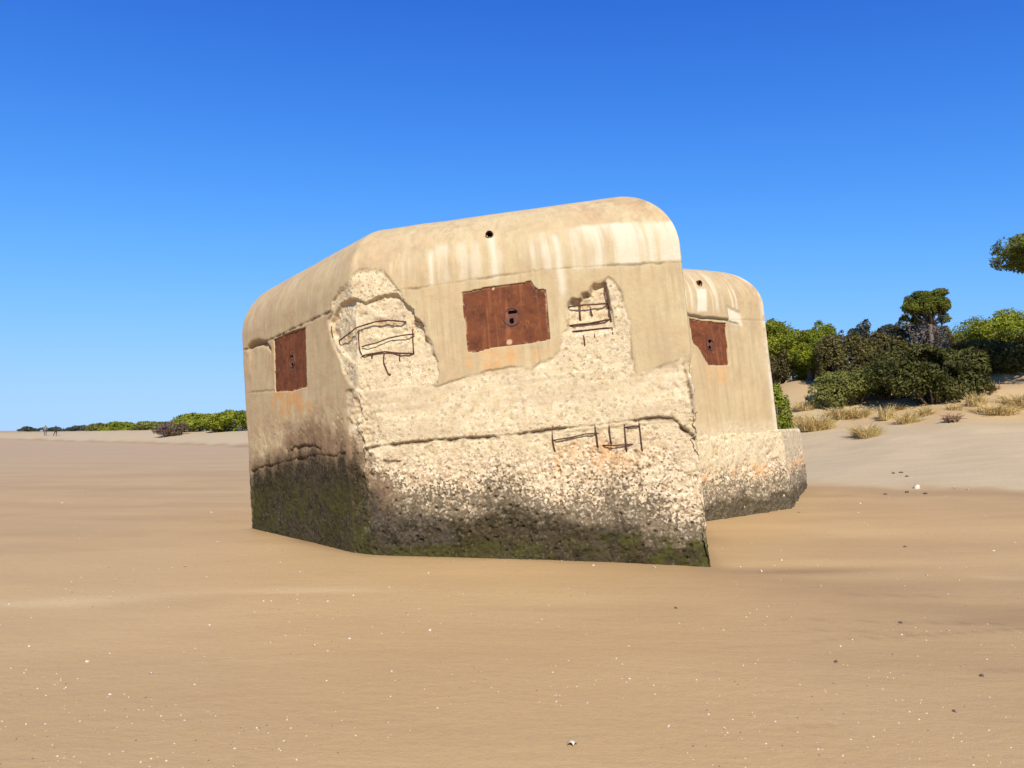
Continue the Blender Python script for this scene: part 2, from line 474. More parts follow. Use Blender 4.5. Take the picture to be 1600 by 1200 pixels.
def leaf_material(name, dark, light, tip):
    k = NT(name)
    n = k.noise(0.9, 3, 0.5)
    t = k.attr('tone')
    c = k.mix(k.ramp(t, 0.0, 1.0), dark, light)
    c = k.mix(k.ramp(n, 0.50, 0.72, 0, 0.6), c, tip)
    k.done(c, 0.7, None, spec=0.2)
    tr = k.n('ShaderNodeBsdfTranslucent')
    k.l(c, tr.inputs['Color'])
    mx = k.n('ShaderNodeMixShader')
    mx.inputs[0].default_value = 0.25
    out = k.t.nodes['Material Output']
    k.l(k.b.outputs[0], mx.inputs[1]); k.l(tr.outputs[0], mx.inputs[2]); k.l(mx.outputs[0], out.inputs['Surface'])
    return k.m


def plain(name, a, b, scale=8.0, rough=0.85, bump=0.3):
    k = NT(name)
    n = k.noise(scale, 4)
    return k.done(k.mix(n, a, b), rough, k.noise(scale * 3), bump, 0.01, 0.25)


M_CONC = concrete_material()
M_RUST = rust_material()
M_BAR = rebar_material()
M_SAND = sand_material()
M_BARK = plain('grey_bark', (0.10, 0.075, 0.055), (0.20, 0.155, 0.12))
M_SHELL = plain('bleached_shell', (0.46, 0.38, 0.27), (0.66, 0.58, 0.46), 40.0, 0.6)
M_PEBBLE = plain('dark_pebble', (0.06, 0.05, 0.04), (0.15, 0.11, 0.08), 60.0, 0.8)
M_GRASS = leaf_material('dry_grass', (0.42, 0.30, 0.11), (0.72, 0.55, 0.25), (0.58, 0.44, 0.15))
M_TWIG = plain('dead_twig', (0.16, 0.09, 0.05), (0.30, 0.18, 0.10), 20.0)
LEAF = {
    'pine': leaf_material('pine_needles', (0.034, 0.046, 0.010), (0.165, 0.180, 0.022), (0.26, 0.26, 0.026)),
    'bright': leaf_material('bright_pine_needles', (0.090, 0.115, 0.010), (0.275, 0.300, 0.022), (0.36, 0.35, 0.028)),
    'juniper': leaf_material('juniper_leaves', (0.024, 0.027, 0.007), (0.112, 0.110, 0.022), (0.150, 0.130, 0.028)),
    'olive': leaf_material('olive_shrub_leaves', (0.045, 0.037, 0.013), (0.165, 0.132, 0.040), (0.17, 0.155, 0.030)),
    'shrub': leaf_material('shrub_leaves', (0.085, 0.092, 0.020), (0.245, 0.245, 0.055), (0.28, 0.27, 0.058)),
    'brown': leaf_material('withered_leaves', (0.115, 0.072, 0.050), (0.20, 0.135, 0.095), (0.17, 0.13, 0.07)),
    'grey': leaf_material('bare_grey_twigs', (0.10, 0.085, 0.075), (0.22, 0.185, 0.165), (0.16, 0.12, 0.09)),
    'far': leaf_material('distant_leaves', (0.050, 0.058, 0.042), (0.095, 0.105, 0.070), (0.10, 0.11, 0.07)),
}

# ------------------------------------------------------------------ the beach: one sheet from here to the horizon
TIDE = [(300.0, -150.0), (40.0, 0.0), (10.9, 16.4), (7.1, 18.6), (-25.0, 71.0), (-87.0, 130.0), (-300.0, 330.0), (-6000.0, 6000.0)]


def tide_s(x, y):
    """distance inland of the high-tide line (negative on the wet sand)"""
    best = np.full(x.shape, 1e12); sg = np.zeros(x.shape)
    for (ax, ay), (bx, by) in zip(TIDE[:-1], TIDE[1:]):
        ex, ey = bx - ax, by - ay
        k = np.clip(((x - ax) * ex + (y - ay) * ey) / (ex * ex + ey * ey), 0, 1)
        dx, dy = x - ax - k * ex, y - ay - k * ey
        d = dx * dx + dy * dy
        m = d < best - 1e-9
        best = np.where(m, d, best)
        sg = np.where(m, np.sign(ex * dy - ey * dx), sg)
    return np.sqrt(best) * -sg


def height(x, y, bumps=True):
    x = np.atleast_1d(np.asarray(x, float)); y = np.atleast_1d(np.asarray(y, float))
    s = tide_s(x, y)
    kx = np.interp(x, [-400, -90, -25, 3], [0.12, 0.2, 0.42, 1.0])
    z = np.interp(s, [-9, -7, 0, 6, 11.6, 15, 19, 23, 28, 40, 100, 1000], [0, 0.02, 0.3, 0.95, 1.85, 2.6, 3.5, 4.7, 5.2, 5.5, 5.8, 6])
    zl = np.interp(s, [-9, -7, 0, 3, 7, 15, 40, 1000], [0, 0.02, 0.3, 0.95, 1.50, 1.75, 1.9, 2.0])
    zf = np.interp(s, [-9, -7, 0, 6, 15, 40, 1000], [0, 0.02, 0.3, 0.9, 1.25, 1.35, 1.4])
    wl_ = np.interp(x, [-22, 2], [0.0, 1.0]); wf_ = np.interp(x, [-110, -60], [1.0, 0.0])
    z = z * wl_ + (1 - wl_) * (zl * (1 - wf_) + zf * wf_)
    if bumps:
        P = np.stack([x, y, np.zeros_like(x)], 1)
        z = z + sstep(9, 18, s) * (0.35 * noise(P, 0.16, 5) + 0.18 * noise(P, 0.45, 6)) * kx
        z = z + 1.25 * np.exp(-((x - 13.5) / 3.6) ** 2 - ((y - 36.5) / 4.0) ** 2)
        z = z + sstep(0, 6, s) * 0.06 * noise(P, 0.7, 8)
        near = 1 - sstep(30, 80, np.hypot(x, y))
        z = z + near * (0.022 * noise(P, 0.22, 11) + 0.008 * noise(np.stack([x * .5, y * 1.6, 0 * x], 1), 0.9, 12))
        # shallow scour pool along the right foot of the bunker
        z = z - 0.035 * np.exp(-(((x - 3.1) / 1.1) ** 2 + ((y - 9.0) / 0.30) ** 2))
    return z


def gz(x, y):
    return float(height(x, y)[0])


def build_ground():
    r = np.concatenate([[0.0], np.geomspace(0.8, 60, 330), np.geomspace(61.5, 9000, 110)])
    th = np.concatenate([np.linspace(-0.95, 0.95, 520), np.linspace(0.98, 2 * math.pi - 0.98, 90)])
    R, T = np.meshgrid(r[1:], th, indexing='ij')
    x, y = (R * np.sin(T)).ravel(), (R * np.cos(T)).ravel()
    x = np.concatenate([[0.0], x]); y = np.concatenate([[0.0], y])
    z = height(x, y)
    n = len(th)
    i = np.arange(len(r) - 2)[:, None] * n + 1
    j = np.arange(n)[None, :]
    jn = (j + 1) % n
    quads = np.stack([i + j, i + jn, i + n + jn, i + n + j], -1).reshape(-1, 4)
    faces = [tuple(q) for q in quads[:, ::-1].tolist()] + [(0, 1 + (a + 1) % n, 1 + a) for a in range(n)]
    s = tide_s(x, y)
    P = np.stack([x, y, 0 * x], 1)
    wob = 0.5 * noise(P, 0.5, 21) + 0.25 * noise(P, 1.7, 22)
    dry = sstep(-0.5, 0.5, s + wob)
    dune = sstep(9, 14, s + 2 * wob)
    far = sstep(18, 60, np.hypot(x, y)) * 0.8
    damp = 0.85 * np.exp(-(((x - 3.2) / 1.2) ** 2 + ((y - 9.02) / 0.20) ** 2)) + 0.55 * sstep(-2.6, -0.6, s + 1.6 * wob) * (1 - dry)  # first term darkens a line of sand along the right bunker foot
    damp += (0.24 + 0.42 * sstep(0.0, 0.5, fbm(P * np.array([1, 2.6, 1]), 0.45, 4, 31))) * sstep(0.2, 3.2, x + 0.6 * noise(P, 0.4, 33)) * (1 - sstep(8.2, 9.4, y + 0.25 * x - 1.0))
    damp += 0.22 * sstep(0.1, 0.5, fbm(P * np.array([1, 3.0, 1]), 0.30, 4, 36)) * (1 - sstep(20, 40, y))
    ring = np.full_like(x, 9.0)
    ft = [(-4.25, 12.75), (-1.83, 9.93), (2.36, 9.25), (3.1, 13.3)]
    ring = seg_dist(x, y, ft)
    damp += 0.55 * np.exp(-(ring / (0.16 + 0.08 * noise(P, 1.5, 51))) ** 2) + 0.25 * np.exp(-(ring / 0.6) ** 2) * sstep(-.3, .5, noise(P, 0.8, 52))  # sand set darker in a narrow uneven band along the bunker foot
    for (ax, ay, bx, by, wd, am) in ((1.5, 5.75, 4.6, 6.35, .035, .45), (2.2, 6.6, 4.0, 6.4, .03, .4), (1.0, 6.25, 3.1, 6.15, .03, .35), (2.6, 5.1, 5.0, 5.5, .05, .35), (0.6, 4.02, 1.7, 4.22, .02, .4), (0.35, 4.35, 1.2, 4.05, .02, .3), (-4.6, 6.3, -2.6, 6.1, .05, .25), (3.2, 7.6, 6.5, 7.1, .05, .45)):
        q = seg_dist(x + 0.10 * noise(P, 1.3, 61), y + 0.06 * noise(P, 1.6, 62), [(ax, ay), (bx, by)])
        damp += am * np.exp(-(q / wd) ** 2) * sstep(-.5, .3, noise(P, 1.1, 63))
    st = np.exp(-((y - 7.3 - 0.05 * (x + 4) - 0.25 * noise(P, 0.6, 41)) / 0.28) ** 2) * sstep(0.0, 0.5, noise(P * np.array([1, 3, 1]), 0.45, 42) + 0.25) * (1 - sstep(-2.2, -0.6, x))
    st += np.exp(-((y - 8.6 + 0.22 * (x - 4) - 0.15 * noise(P, 0.6, 43)) / 0.22) ** 2) * sstep(2.8, 3.8, x) * 0.7 * sstep(-.1, .5, noise(P * np.array([1, 3, 1]), 0.5, 44) + 0.2)
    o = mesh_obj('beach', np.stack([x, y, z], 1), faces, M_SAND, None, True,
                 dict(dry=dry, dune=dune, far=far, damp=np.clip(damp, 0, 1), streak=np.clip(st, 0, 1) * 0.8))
    tag(o, kind='structure')


build_ground()

# ------------------------------------------------------------------ the bunker
# its own axes: it has sunk and leans to the left
ROT = Matrix(((0.996478867, 0.0, -0.083844305), (0.0028166139, 0.9994355830, 0.0334750962), (0.0837969821, -0.0335933829, 0.9959164374)))
ROT = Matrix(((0.996478867, 0.0, -0.083844305), (0.002816614, 0.999435583, 0.033475096), (0.083796982, -0.033593383, 0.995916437)))
ORG = Vector((0, 10, 0))
bunker = bpy.data.objects.new('bunker', None)
bunker.matrix_world = Matrix.Translation(ORG) @ ROT.to_4x4()
link(bunker)
tag(bunker, 'ruined sand coloured concrete bunker leaning on the beach with rusty plates over its openings', 'bunker')


class Shell:
    """vertical walls on a plan outline with a rounded shoulder up to a flat roof"""

    def __init__(s, plan, top, v, r):
        s.P = np.array(plan, float); s.n = len(plan)
        E = np.roll(s.P, -1, 0) - s.P
        s.L = np.hypot(E[:, 0], E[:, 1]); E = E / s.L[:, None]
        s.E = E
        s.N = np.stack([E[:, 1], -E[:, 0]], 1)
        M = np.zeros_like(s.N)
        for i in range(s.n):
            m = s.N[i - 1] + s.N[i]
            M[i] = m / (m @ s.N[i])
        s.M = M; s.cum = np.concatenate([[0], np.cumsum(s.L)]); s.zt = top + v; s.r = r

    def pt(s, ss, t):
        ss = np.asarray(ss, float); t = np.asarray(t, float)
        k = np.clip(np.searchsorted(s.cum, ss, side='right') - 1, 0, s.n - 1)
        fr = (ss - s.cum[k]) / s.L[k]
        a = np.clip((t - s.zt) / s.r, 0, math.pi / 2)
        inn = s.r * (1 - np.cos(a)); z = np.minimum(t, s.zt) + s.r * np.sin(a)
        k1 = (k + 1) % s.n
        p0 = s.P[k] - s.M[k] * inn[..., None]; p1 = s.P[k1] - s.M[k1] * inn[..., None]
        p = p0 + (p1 - p0) * fr[..., None]
        nh = s.N[k]
        nrm = np.concatenate([nh * np.cos(a)[..., None], np.sin(a)[..., None]], -1)
        return np.concatenate([p, z[..., None]], -1), nrm

    def face(s, ss):
        k = int(np.clip(np.searchsorted(s.cum, ss, side='right') - 1, 0, s.n - 1))
        return k


def build_shell(name, sh, steps, t_levels, soft, surface, parent, holes=()):
    """steps: column spacing per edge; soft: rounding of the upright corners (m); surface(): displacement and masks"""
    cols = []
    for k in range(sh.n):
        m = max(2, int(round(sh.L[k] / steps[k])))
        cols.append(sh.cum[k] + sh.L[k] * np.arange(m) / m)
    cols = np.concatenate(cols)
    nc, nt = len(cols), len(t_levels)
    S, T = np.meshgrid(cols, t_levels)
    P, N = sh.pt(S, T)                       # nt x nc x 3
    # round the upright corners: average along the perimeter over a few cm
    def soften(A):
        B = np.zeros_like(A); wsum = np.zeros(A.shape[:2])
        offs = np.linspace(-1.6, 1.6, 17)
        per = sh.cum[-1]
        for q in offs:
            w = math.exp(-q * q)
            pos = (cols + q * soft) % per
            idx = np.interp(pos, np.concatenate([cols, [per]]), np.arange(nc + 1))
            i0 = np.floor(idx).astype(int); f = (idx - i0)[None, :, None]
            B += w * (A[:, i0 % nc] * (1 - f) + A[:, (i0 + 1) % nc] * f); wsum += w
        return B / wsum[..., None]
    P = soften(P); N = soften(N)
    N /= np.linalg.norm(N, axis=-1, keepdims=True)
    disp, masks = surface(S.ravel(), T.ravel(), P.reshape(-1, 3))
    V = P.reshape(-1, 3) + N.reshape(-1, 3) * disp[:, None]
    i = np.arange(nt - 1)[:, None] * nc; j = np.arange(nc)[None, :]; jn = (j + 1) % nc
    quads = np.stack([i + j, i + jn, i + nc + jn, i + nc + j], -1).reshape(-1, 4)
    gone = np.zeros(len(V), bool)
    for (hs, ht, hr) in holes:
        gone |= np.hypot(S.ravel() - hs, T.ravel() - ht) < hr
    quads = quads[~gone[quads].all(1)]
    faces = [tuple(q) for q in quads.tolist()]
    V = np.concatenate([V, [V[-nc:].mean(0)]])
    c = len(V) - 1
    faces += [((nt - 1) * nc + a, (nt - 1) * nc + (a + 1) % nc, c) for a in range(nc)]
    masks = {k: np.concatenate([m, [m[-1]]]) for k, m in masks.items()}
    return mesh_obj(name, V, faces, M_CONC, parent, True, masks)


PORTS = {'plate_front': [(5.995, 3.075, 0.052, 0.018), (5.98, 2.965, 0.026, 0.030)],
         'plate_left': [(1.915, 3.044, 0.040, 0.026), (1.90, 2.90, 0.035, 0.030)],
         'plate': [(1.508, 3.024, 0.034, 0.028), (1.49, 2.906, 0.034, 0.034)]}


def main_surface(S, T, P):
    n1 = fbm(P, 2.2, 3, 1); n2 = fbm(P, 8.0, 3, 2); n3 = fbm(P, 26.0, 2, 3); n4 = fbm(P, 2.2, 3, 4)
    s = np.minimum(S, 8.10 + 0.0 * S)
    sw = s + 0.018 * n2 + 0.010 * n3
    tw = T + 0.018 * fbm(P, 8.0, 3, 5) + 0.010 * n3
    tw = np.where(S > 8.2, tw + 0.10 * n1, tw)
    A = MAIN_AREA
    w = 0.010
    dome = inside(sw, tw, A['spall_dome'], w); right = inside(sw, tw, A['spall_right'], w)
    low = inside(sw, tw, A['spall_low'], w * 1.3)
    deep = np.maximum(inside(sw, tw, A['spall_deep'], 0.016), inside(sw, tw, A['spall_right_deep'], 0.016))
    deep = deep * np.where(s < 5.5, sstep(2.50, 2.95, tw), sstep(2.62, 2.95, tw))
    spall = np.maximum(np.maximum(dome, right), low)
    soft = 0.012 + 0.07 * sstep(-0.1, 0.35, n4) * sstep(5.0, 6.6, s)
    low = np.maximum(low * (soft < 0.02), sstep(-soft, soft, area(sw, tw, A['spall_low'])))
    spall = np.maximum(np.maximum(dome, right), low)
    lay = fbm(np.stack([s * 0.9, T * 11.0, 0 * s], 1), 1.0, 4, 95)
    pitty = np.clip(np.maximum(np.maximum(dome, right) * 0.9, 0.28 + 0.72 * sstep(2.15, 1.45, T + 0.35 * n4)), 0, 1)
    honey = sstep(-0.22, 0.20, area(sw, tw, A['honey']) + 0.18 * n1 + 0.12 * n2)
    algae = sstep(-0.12, 0.12, area(sw, tw, A['algae']) - 0.07 * sstep(3.8, 4.2, s) + 0.13 * n1 + 0.14 * n2 + 0.10 * n3)
    lstr = fbm(np.stack([s * 6.0, T * 0.8, 0 * s], 1), 1.0, 4, 97)
    alg_l = sstep(-0.34, 0.10, area(s, T, A['algae']) + 0.24 * lstr + 0.14 * n1 + 0.06 * n3)
    lf = 1 - sstep(3.6, 3.95, s)
    algae = algae * (1 - lf) + alg_l * lf
    algae = np.where(T < 0.0, 1.0, algae)
    left = 1 - sstep(3.7, 4.0, s)
    purple = sstep(-0.25, 0.25, area(sw, tw, A['purple']) + 0.25 * n1 + 0.15 * n2) * 0.88
    rough = np.maximum(spall, np.maximum(algae * 0.7, purple * 0.5))
    # pits and stones of the broken faces
    c1, r1 = cells(P, 13.0, 50); c2, r2 = cells(P, 28.0, 60)
    pit = np.where(r1 > 0.72, sstep(0.42, 0.16, c1), 0.0)
    pit2 = np.where(r2 > 0.62, sstep(0.45, 0.12, c2), 0.0)
    stone = np.where(r1 < 0.30, sstep(0.55, 0.15, c1), 0.0)
    stone2 = np.where(r2 < 0.35, sstep(0.5, 0.1, c2), 0.0)
    d = 0.006 * n1 + 0.0018 * n3
    sp_any = np.maximum(spall, np.maximum(0.6 * algae, purple * 0.5))
    d -= spall * (0.012 + 0.014 * dome + 0.010 * fbm(P, 3.0, 3, 8) + 0.005 * n2)
    d -= deep * (0.060 + 0.025 * n2 + 0.015 * sstep(5.5, 6.0, s) * sstep(2.9, 3.1, tw))
    d += 0.006 * spall * lay
    d -= sp_any * pitty * (0.018 * pit + 0.009 * pit2 - 0.004 * stone - 0.003 * stone2)
    d += honey * (-0.016 * pit2 - 0.014 * pit + 0.009 * stone2 + 0.009 * n3 + 0.014 * n2 - 0.010)
    d += algae * (0.010 * n2 + 0.008 * n3)
    lower_left = left * sstep(2.3, 1.9, tw) * (1 - algae)
    d -= lower_left * (0.010 + 0.012 * n2 + 0.010 * pit)
    # worn corner between the two faces, chipped right-hand corner
    cb = np.exp(-((s - 3.86) / 0.22) ** 2) * sstep(2.55, 1.9, tw)
    d -= cb * (0.055 + 0.06 * n2 + 0.03 * n3)
    cc = np.exp(-((S - 8.15) / 0.14) ** 2) * sstep(2.4, 2.1, tw)
    d -= cc * (0.030 + 0.045 * n1 + 0.05 * n2 + 0.02 * n3)
    # a shallow broken ledge under the lower crack
    d -= 0.012 * spall * sstep(1.53, 1.50, tw) * sstep(3.9, 4.3, s)
    crack = np.zeros_like(d)
    live = sstep(-0.35, 0.30, fbm(P, 1.6, 3, 91) + 0.6 * n2)
    def groove(name, wd, dep, dirt_shade):
        nonlocal d, crack
        q = seg_dist(s + 0.014 * n3, T + (0.014 + 0.03 * (name in ('crack_left', 'crack_left2'))) * n2 + 0.010 * n3, MAIN_LINE[name])
        g = np.exp(-(q / (wd * (0.55 + 0.75 * live))) ** 2) * np.where(S > 8.3, 0, 1) * (0.35 + 0.65 * live)
        d = d - dep * g
        crack = np.maximum(crack, dirt_shade * g)  # dirt plus painted shade, as the grid is too coarse for thin cracks
    groove('joint_left', 0.015, 0.022, 0.75); groove('joint_front', 0.012, 0.013, 0.60)
    groove('crack_low', 0.016, 0.050, 0.85); groove('crack_low2', 0.015, 0.04, 0.7)
    groove('crack_left', 0.022, 0.045, 0.8); groove('crack_left2', 0.022, 0.045, 0.75)
    groove('crack_edge', 0.016, 0.040, 0.6); groove('crack_edge2', 0.020, 0.040, 0.7)
    groove('board1', 0.010, 0.010, 0.4)
    arch = np.exp(-(seg_dist(s, T + 0.015 * n2, MAIN_LINE['arch_left']) / 0.045) ** 2)
    d -= arch * 0.06; crack = np.maximum(crack, 0.45 * arch)
    d -= 0.03 * inside(sw, tw, [(0.30, 3.42), (0.50, 3.46), (0.75, 3.43), (1.0, 3.35), (1.1, 3.2), (0.95, 2.8), (0.4, 2.8), (0.28, 3.1)], 0.05) * sstep(2.75, 3.3, tw)
    # rim of the fallen skin a little darker in patches
    rim = np.exp(-((np.maximum(np.maximum(area(sw, tw, A['spall_dome']), area(sw, tw, A['spall_right'])), area(sw, tw, A['spall_low']))) / 0.014) ** 2)
    crack = np.maximum(crack, 0.40 * rim * sstep(0.05, 0.4, n1 + n2) * np.where(S > 8.0, 0, 1))
    # openings behind the steel plates, the vent hole
    for nm in ('plate_front', 'plate_left'):
        d = np.where(area(s, T, A[nm]) > 0, -0.30, d)
    # water marks
    st = fbm(np.stack([s * 7, T * 0.55, 0 * s], 1), 1.0, 4, 70)
    st2 = fbm(np.stack([s * 16, T * 0.8, 0 * s], 1), 1.0, 3, 71)
    band = sstep(-0.03, 0.03, area(sw, tw, A['white_right'])) * sstep(3.42, 3.50, T)
    white = band * np.clip(0.10 + 0.78 * sstep(-0.25, 0.45, 0.7 * st + 0.4 * st2 + 0.5 * n1 + 0.45 * sstep(6.6, 7.6, s) - 0.10), 0, 1) * 0.9
    white = np.maximum(white, 0.42 * sstep(-0.08, 0.08, area(sw, tw, A['white_mid'])) * sstep(0.0, 0.5, 0.7 * st + 0.3 * st2 + 0.6 * n1))
    white = np.maximum(white, 0.15 * sstep(0.25, 0.65, 0.7 * st2 + 0.4 * st + 0.4 * n1) * sstep(3.35, 3.7, tw) * sstep(4.5, 4.2, tw) * np.where(S > 8.2, 0, 1))
    run = np.exp(-((s - 5.82 - 0.02 * n1) / 0.055) ** 2) * sstep(3.45, 3.6, T) * sstep(4.16, 4.10, T)
    run = np.maximum(run, np.exp(-((s - 6.66 - 0.03 * n1) / 0.05) ** 2) * sstep(3.10, 3.35, T) * sstep(4.1, 3.95, T))
    run = np.maximum(run, np.exp(-((s - 4.98 - 0.04 * n1) / 0.035) ** 2) * sstep(3.5, 3.6, T) * sstep(4.1, 3.95, T))
    white = np.maximum(white, 0.75 * run)
    brown = sstep(-0.15, 0.15, area(sw, tw, A['cap_brown']) + 0.1 * n1) * (0.35 + 0.55 * sstep(6.6, 7.5, s)) * sstep(-0.6, 0.3, st2 + n2 + n1)
    brown = np.maximum(brown, 0.30 * left * sstep(3.4, 3.7, tw) * sstep(-0.2, 0.5, st + n1))
    brown = np.maximum(brown, 0.6 * np.clip(sstep(0.09, 0.03, np.hypot(s - 5.806, T - 4.168)), 0, 1))
    rust = 0.50 * sstep(-0.04, 0.10, area(sw, tw, A['rust_front']) + 0.05 * n1) * sstep(-0.5, 0.4, st2 + n2)
    rust = np.maximum(rust, 0.62 * sstep(-0.15, 0.15, area(sw, tw, A['rust_left']) + 0.12 * n1 + 0.08 * n2) * sstep(-0.6, 0.3, st2 + n2))
    rust = np.maximum(rust, 0.55 * np.exp(-((s - 6.9) / 0.55) ** 2 - ((T - 1.22) / 0.22) ** 2) * sstep(-0.05, 0.45, n2 + 0.7 * n1 + 0.5 * n3))
    for x0, z1, z0, a in ((6.40, 1.50, 0.85, .5), (6.95, 1.40, 0.8, .6), (7.08, 1.35, 0.9, .5), (6.62, 1.42, 1.0, .35)):
        rust = np.maximum(rust, a * np.exp(-((s - x0 - 0.04 * n2) / 0.07) ** 2) * sstep(z0, z0 + 0.3, T) * sstep(z1 + 0.05, z1 - 0.05, T) * sstep(-0.3, 0.3, n3 + n2))
    rust = np.maximum(rust, 0.45 * deep * sstep(0.1, 0.5, n1 + n2) * np.where(s < 4.1, 1, 0.3))
    green = np.clip(left * 0.85 * sstep(1.2, 0.9, T) + (1 - left) * 0.95 * sstep(0.34, 0.12, T + 0.10 * n1), 0, 1) * sstep(-0.7, 0.2, n1 + n2)
    algae = algae * (1 - 0.2 * honey * sstep(0.25, 0.55, T) * sstep(0.0, 0.4, n2 + n3))
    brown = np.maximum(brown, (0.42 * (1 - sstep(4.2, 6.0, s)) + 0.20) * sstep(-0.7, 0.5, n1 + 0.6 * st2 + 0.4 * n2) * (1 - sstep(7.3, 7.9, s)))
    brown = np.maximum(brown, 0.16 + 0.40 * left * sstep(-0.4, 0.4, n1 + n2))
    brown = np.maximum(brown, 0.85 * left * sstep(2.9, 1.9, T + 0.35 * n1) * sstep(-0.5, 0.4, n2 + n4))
    asd = area(sw, tw, A['algae'])
    dens = sstep(-0.55, 0.06, asd + 0.20 * n1 + 0.18 * n2)
    slate = (1 - left) * sstep(-0.02, 0.15, asd + 0.1 * n2) * sstep(0.10, 0.30, T + 0.1 * n1) * sstep(-0.1, 0.4, n4 + 0.5 * n2) * 0.7
    slate = np.maximum(slate, 0.8 * np.exp(-((s - 3.95) / 0.22) ** 2) * sstep(1.15, 0.95, T) * sstep(0.3, 0.5, T))
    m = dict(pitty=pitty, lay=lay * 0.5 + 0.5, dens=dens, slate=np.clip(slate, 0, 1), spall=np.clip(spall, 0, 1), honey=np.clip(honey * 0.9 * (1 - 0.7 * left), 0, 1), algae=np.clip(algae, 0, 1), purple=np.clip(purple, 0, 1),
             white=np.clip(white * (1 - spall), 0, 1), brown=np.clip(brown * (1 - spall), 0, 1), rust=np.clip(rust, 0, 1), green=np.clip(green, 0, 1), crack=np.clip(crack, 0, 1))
    return d, m


MAIN = Shell([(-4.31, 2.90), (-1.84, -0.07), (2.38, -0.84), (2.75, 3.4), (2.6, 8.2), (-1.6, 9.0), (-4.6, 6.6)], 3.44, 0.22, 0.98)
TOPM = MAIN.zt + MAIN.r * math.pi / 2
main_steps = [0.0135, 0.0125, 0.035, 0.12, 0.12, 0.12, 0.08]
levels = np.concatenate([np.arange(-0.75, MAIN.zt, 0.0125), np.linspace(MAIN.zt, TOPM, 60)])
build_shell('main_block', MAIN, main_steps, levels, 0.045, main_surface, bunker, [(5.806, 4.168, 0.055)])


def wing_surface(S, T, P):
    n1 = fbm(P, 2.2, 3, 101); n2 = fbm(P, 8.0, 3, 102); n3 = fbm(P, 26.0, 2, 103)
    s = np.minimum(S, 3.09)
    sw = s + 0.02 * n2; tw = T + 0.02 * fbm(P, 8.0, 3, 105)
    A = WING_AREA
    d = 0.006 * n1 + 0.002 * n3
    st = fbm(np.stack([s * 7, T * 0.5, 0 * s], 1), 1.0, 4, 170)
    st2 = fbm(np.stack([s * 16, T * 0.8, 0 * s], 1), 1.0, 3, 171)
    edge = sstep(-0.03, 0.03, area(sw, tw, A['white_edge']))
    d -= 0.035 * edge
    lip = np.exp(-(seg_dist(s + 0.01 * n3, T + 0.012 * n2, [(0.95, 3.50), (1.05, 3.485), (1.31, 3.45), (1.72, 3.44), (1.98, 3.43), (2.35, 3.35)]) / 0.022) ** 2)
    d -= 0.07 * lip * np.where(S > 3.0, 0, 1)
    jn = np.exp(-((T - 3.44 - 0.008 * n2) / 0.012) ** 2)
    d -= 0.008 * jn
    d = np.where(area(s, T, A['plate']) > 0, -0.30, d)
    white = 0.95 * sstep(-0.03, 0.03, area(sw, tw, A['white_hole'])) + 0.9 * edge + 0.55 * lip
    white = np.maximum(white, 0.6 * sstep(0.2, 0.5, st2 + 0.5 * st) * sstep(3.5, 3.7, tw) * sstep(4.6, 4.2, tw))
    white = np.maximum(white, 0.7 * np.exp(-((S - 3.05) / 0.09) ** 2) * sstep(-0.3, 0.4, n1 + n2 + 0.3))
    brown = 0.75 * sstep(-0.2, 0.2, area(sw, tw, A['brown_cap']) + 0.12 * n1) * (0.35 + 0.65 * sstep(1.9, 2.4, s)) * sstep(-0.6, 0.3, n2 + st)
    brown = np.maximum(brown, 0.22 + 0.18 * sstep(-0.3, 0.4, st + n1))
    brown = np.maximum(brown, 0.35 * sstep(0.1, 0.6, st + n1) * sstep(3.4, 3.0, tw) * sstep(2.0, 2.3, s))
    rust = 0.45 * sstep(-0.08, 0.08, area(sw, tw, A['rust'])) * sstep(-0.5, 0.4, st2 + n2)
    spall = sstep(1.62, 1.42, tw + 0.06 * n1) * 0.6
    crack = 0.5 * lip * np.where(S > 3.0, 0, 1) + 0.2 * jn
    z = 0 * d
    return d, dict(pitty=z + 0.4, lay=z + 0.5, dens=z, slate=z, spall=spall, honey=z, algae=z, purple=z, white=np.clip(white, 0, 1), brown=np.clip(brown, 0, 1), rust=np.clip(rust, 0, 1), green=z, crack=np.clip(crack, 0, 1))


dw = np.array([0.83781, 0.54600])
Wp = np.array([3.427, 3.373]) - dw * 1.0
Ep = np.array([5.186, 4.52])
bk = np.array([-dw[1], dw[0]])
WING = Shell([tuple(Wp), tuple(Ep), tuple(Ep + bk * 3.2), tuple(Wp + bk * 3.2)], 3.44, 0.32, 0.78)
lv = np.concatenate([np.arange(-0.3, WING.zt, 0.018), np.linspace(WING.zt, WING.zt + WING.r * math.pi / 2, 36)])
build_shell('rear_wing', WING, [0.018, 0.05, 0.15, 0.15], lv, 0.05, wing_surface, bunker, [(1.434, 4.108, 0.06)])


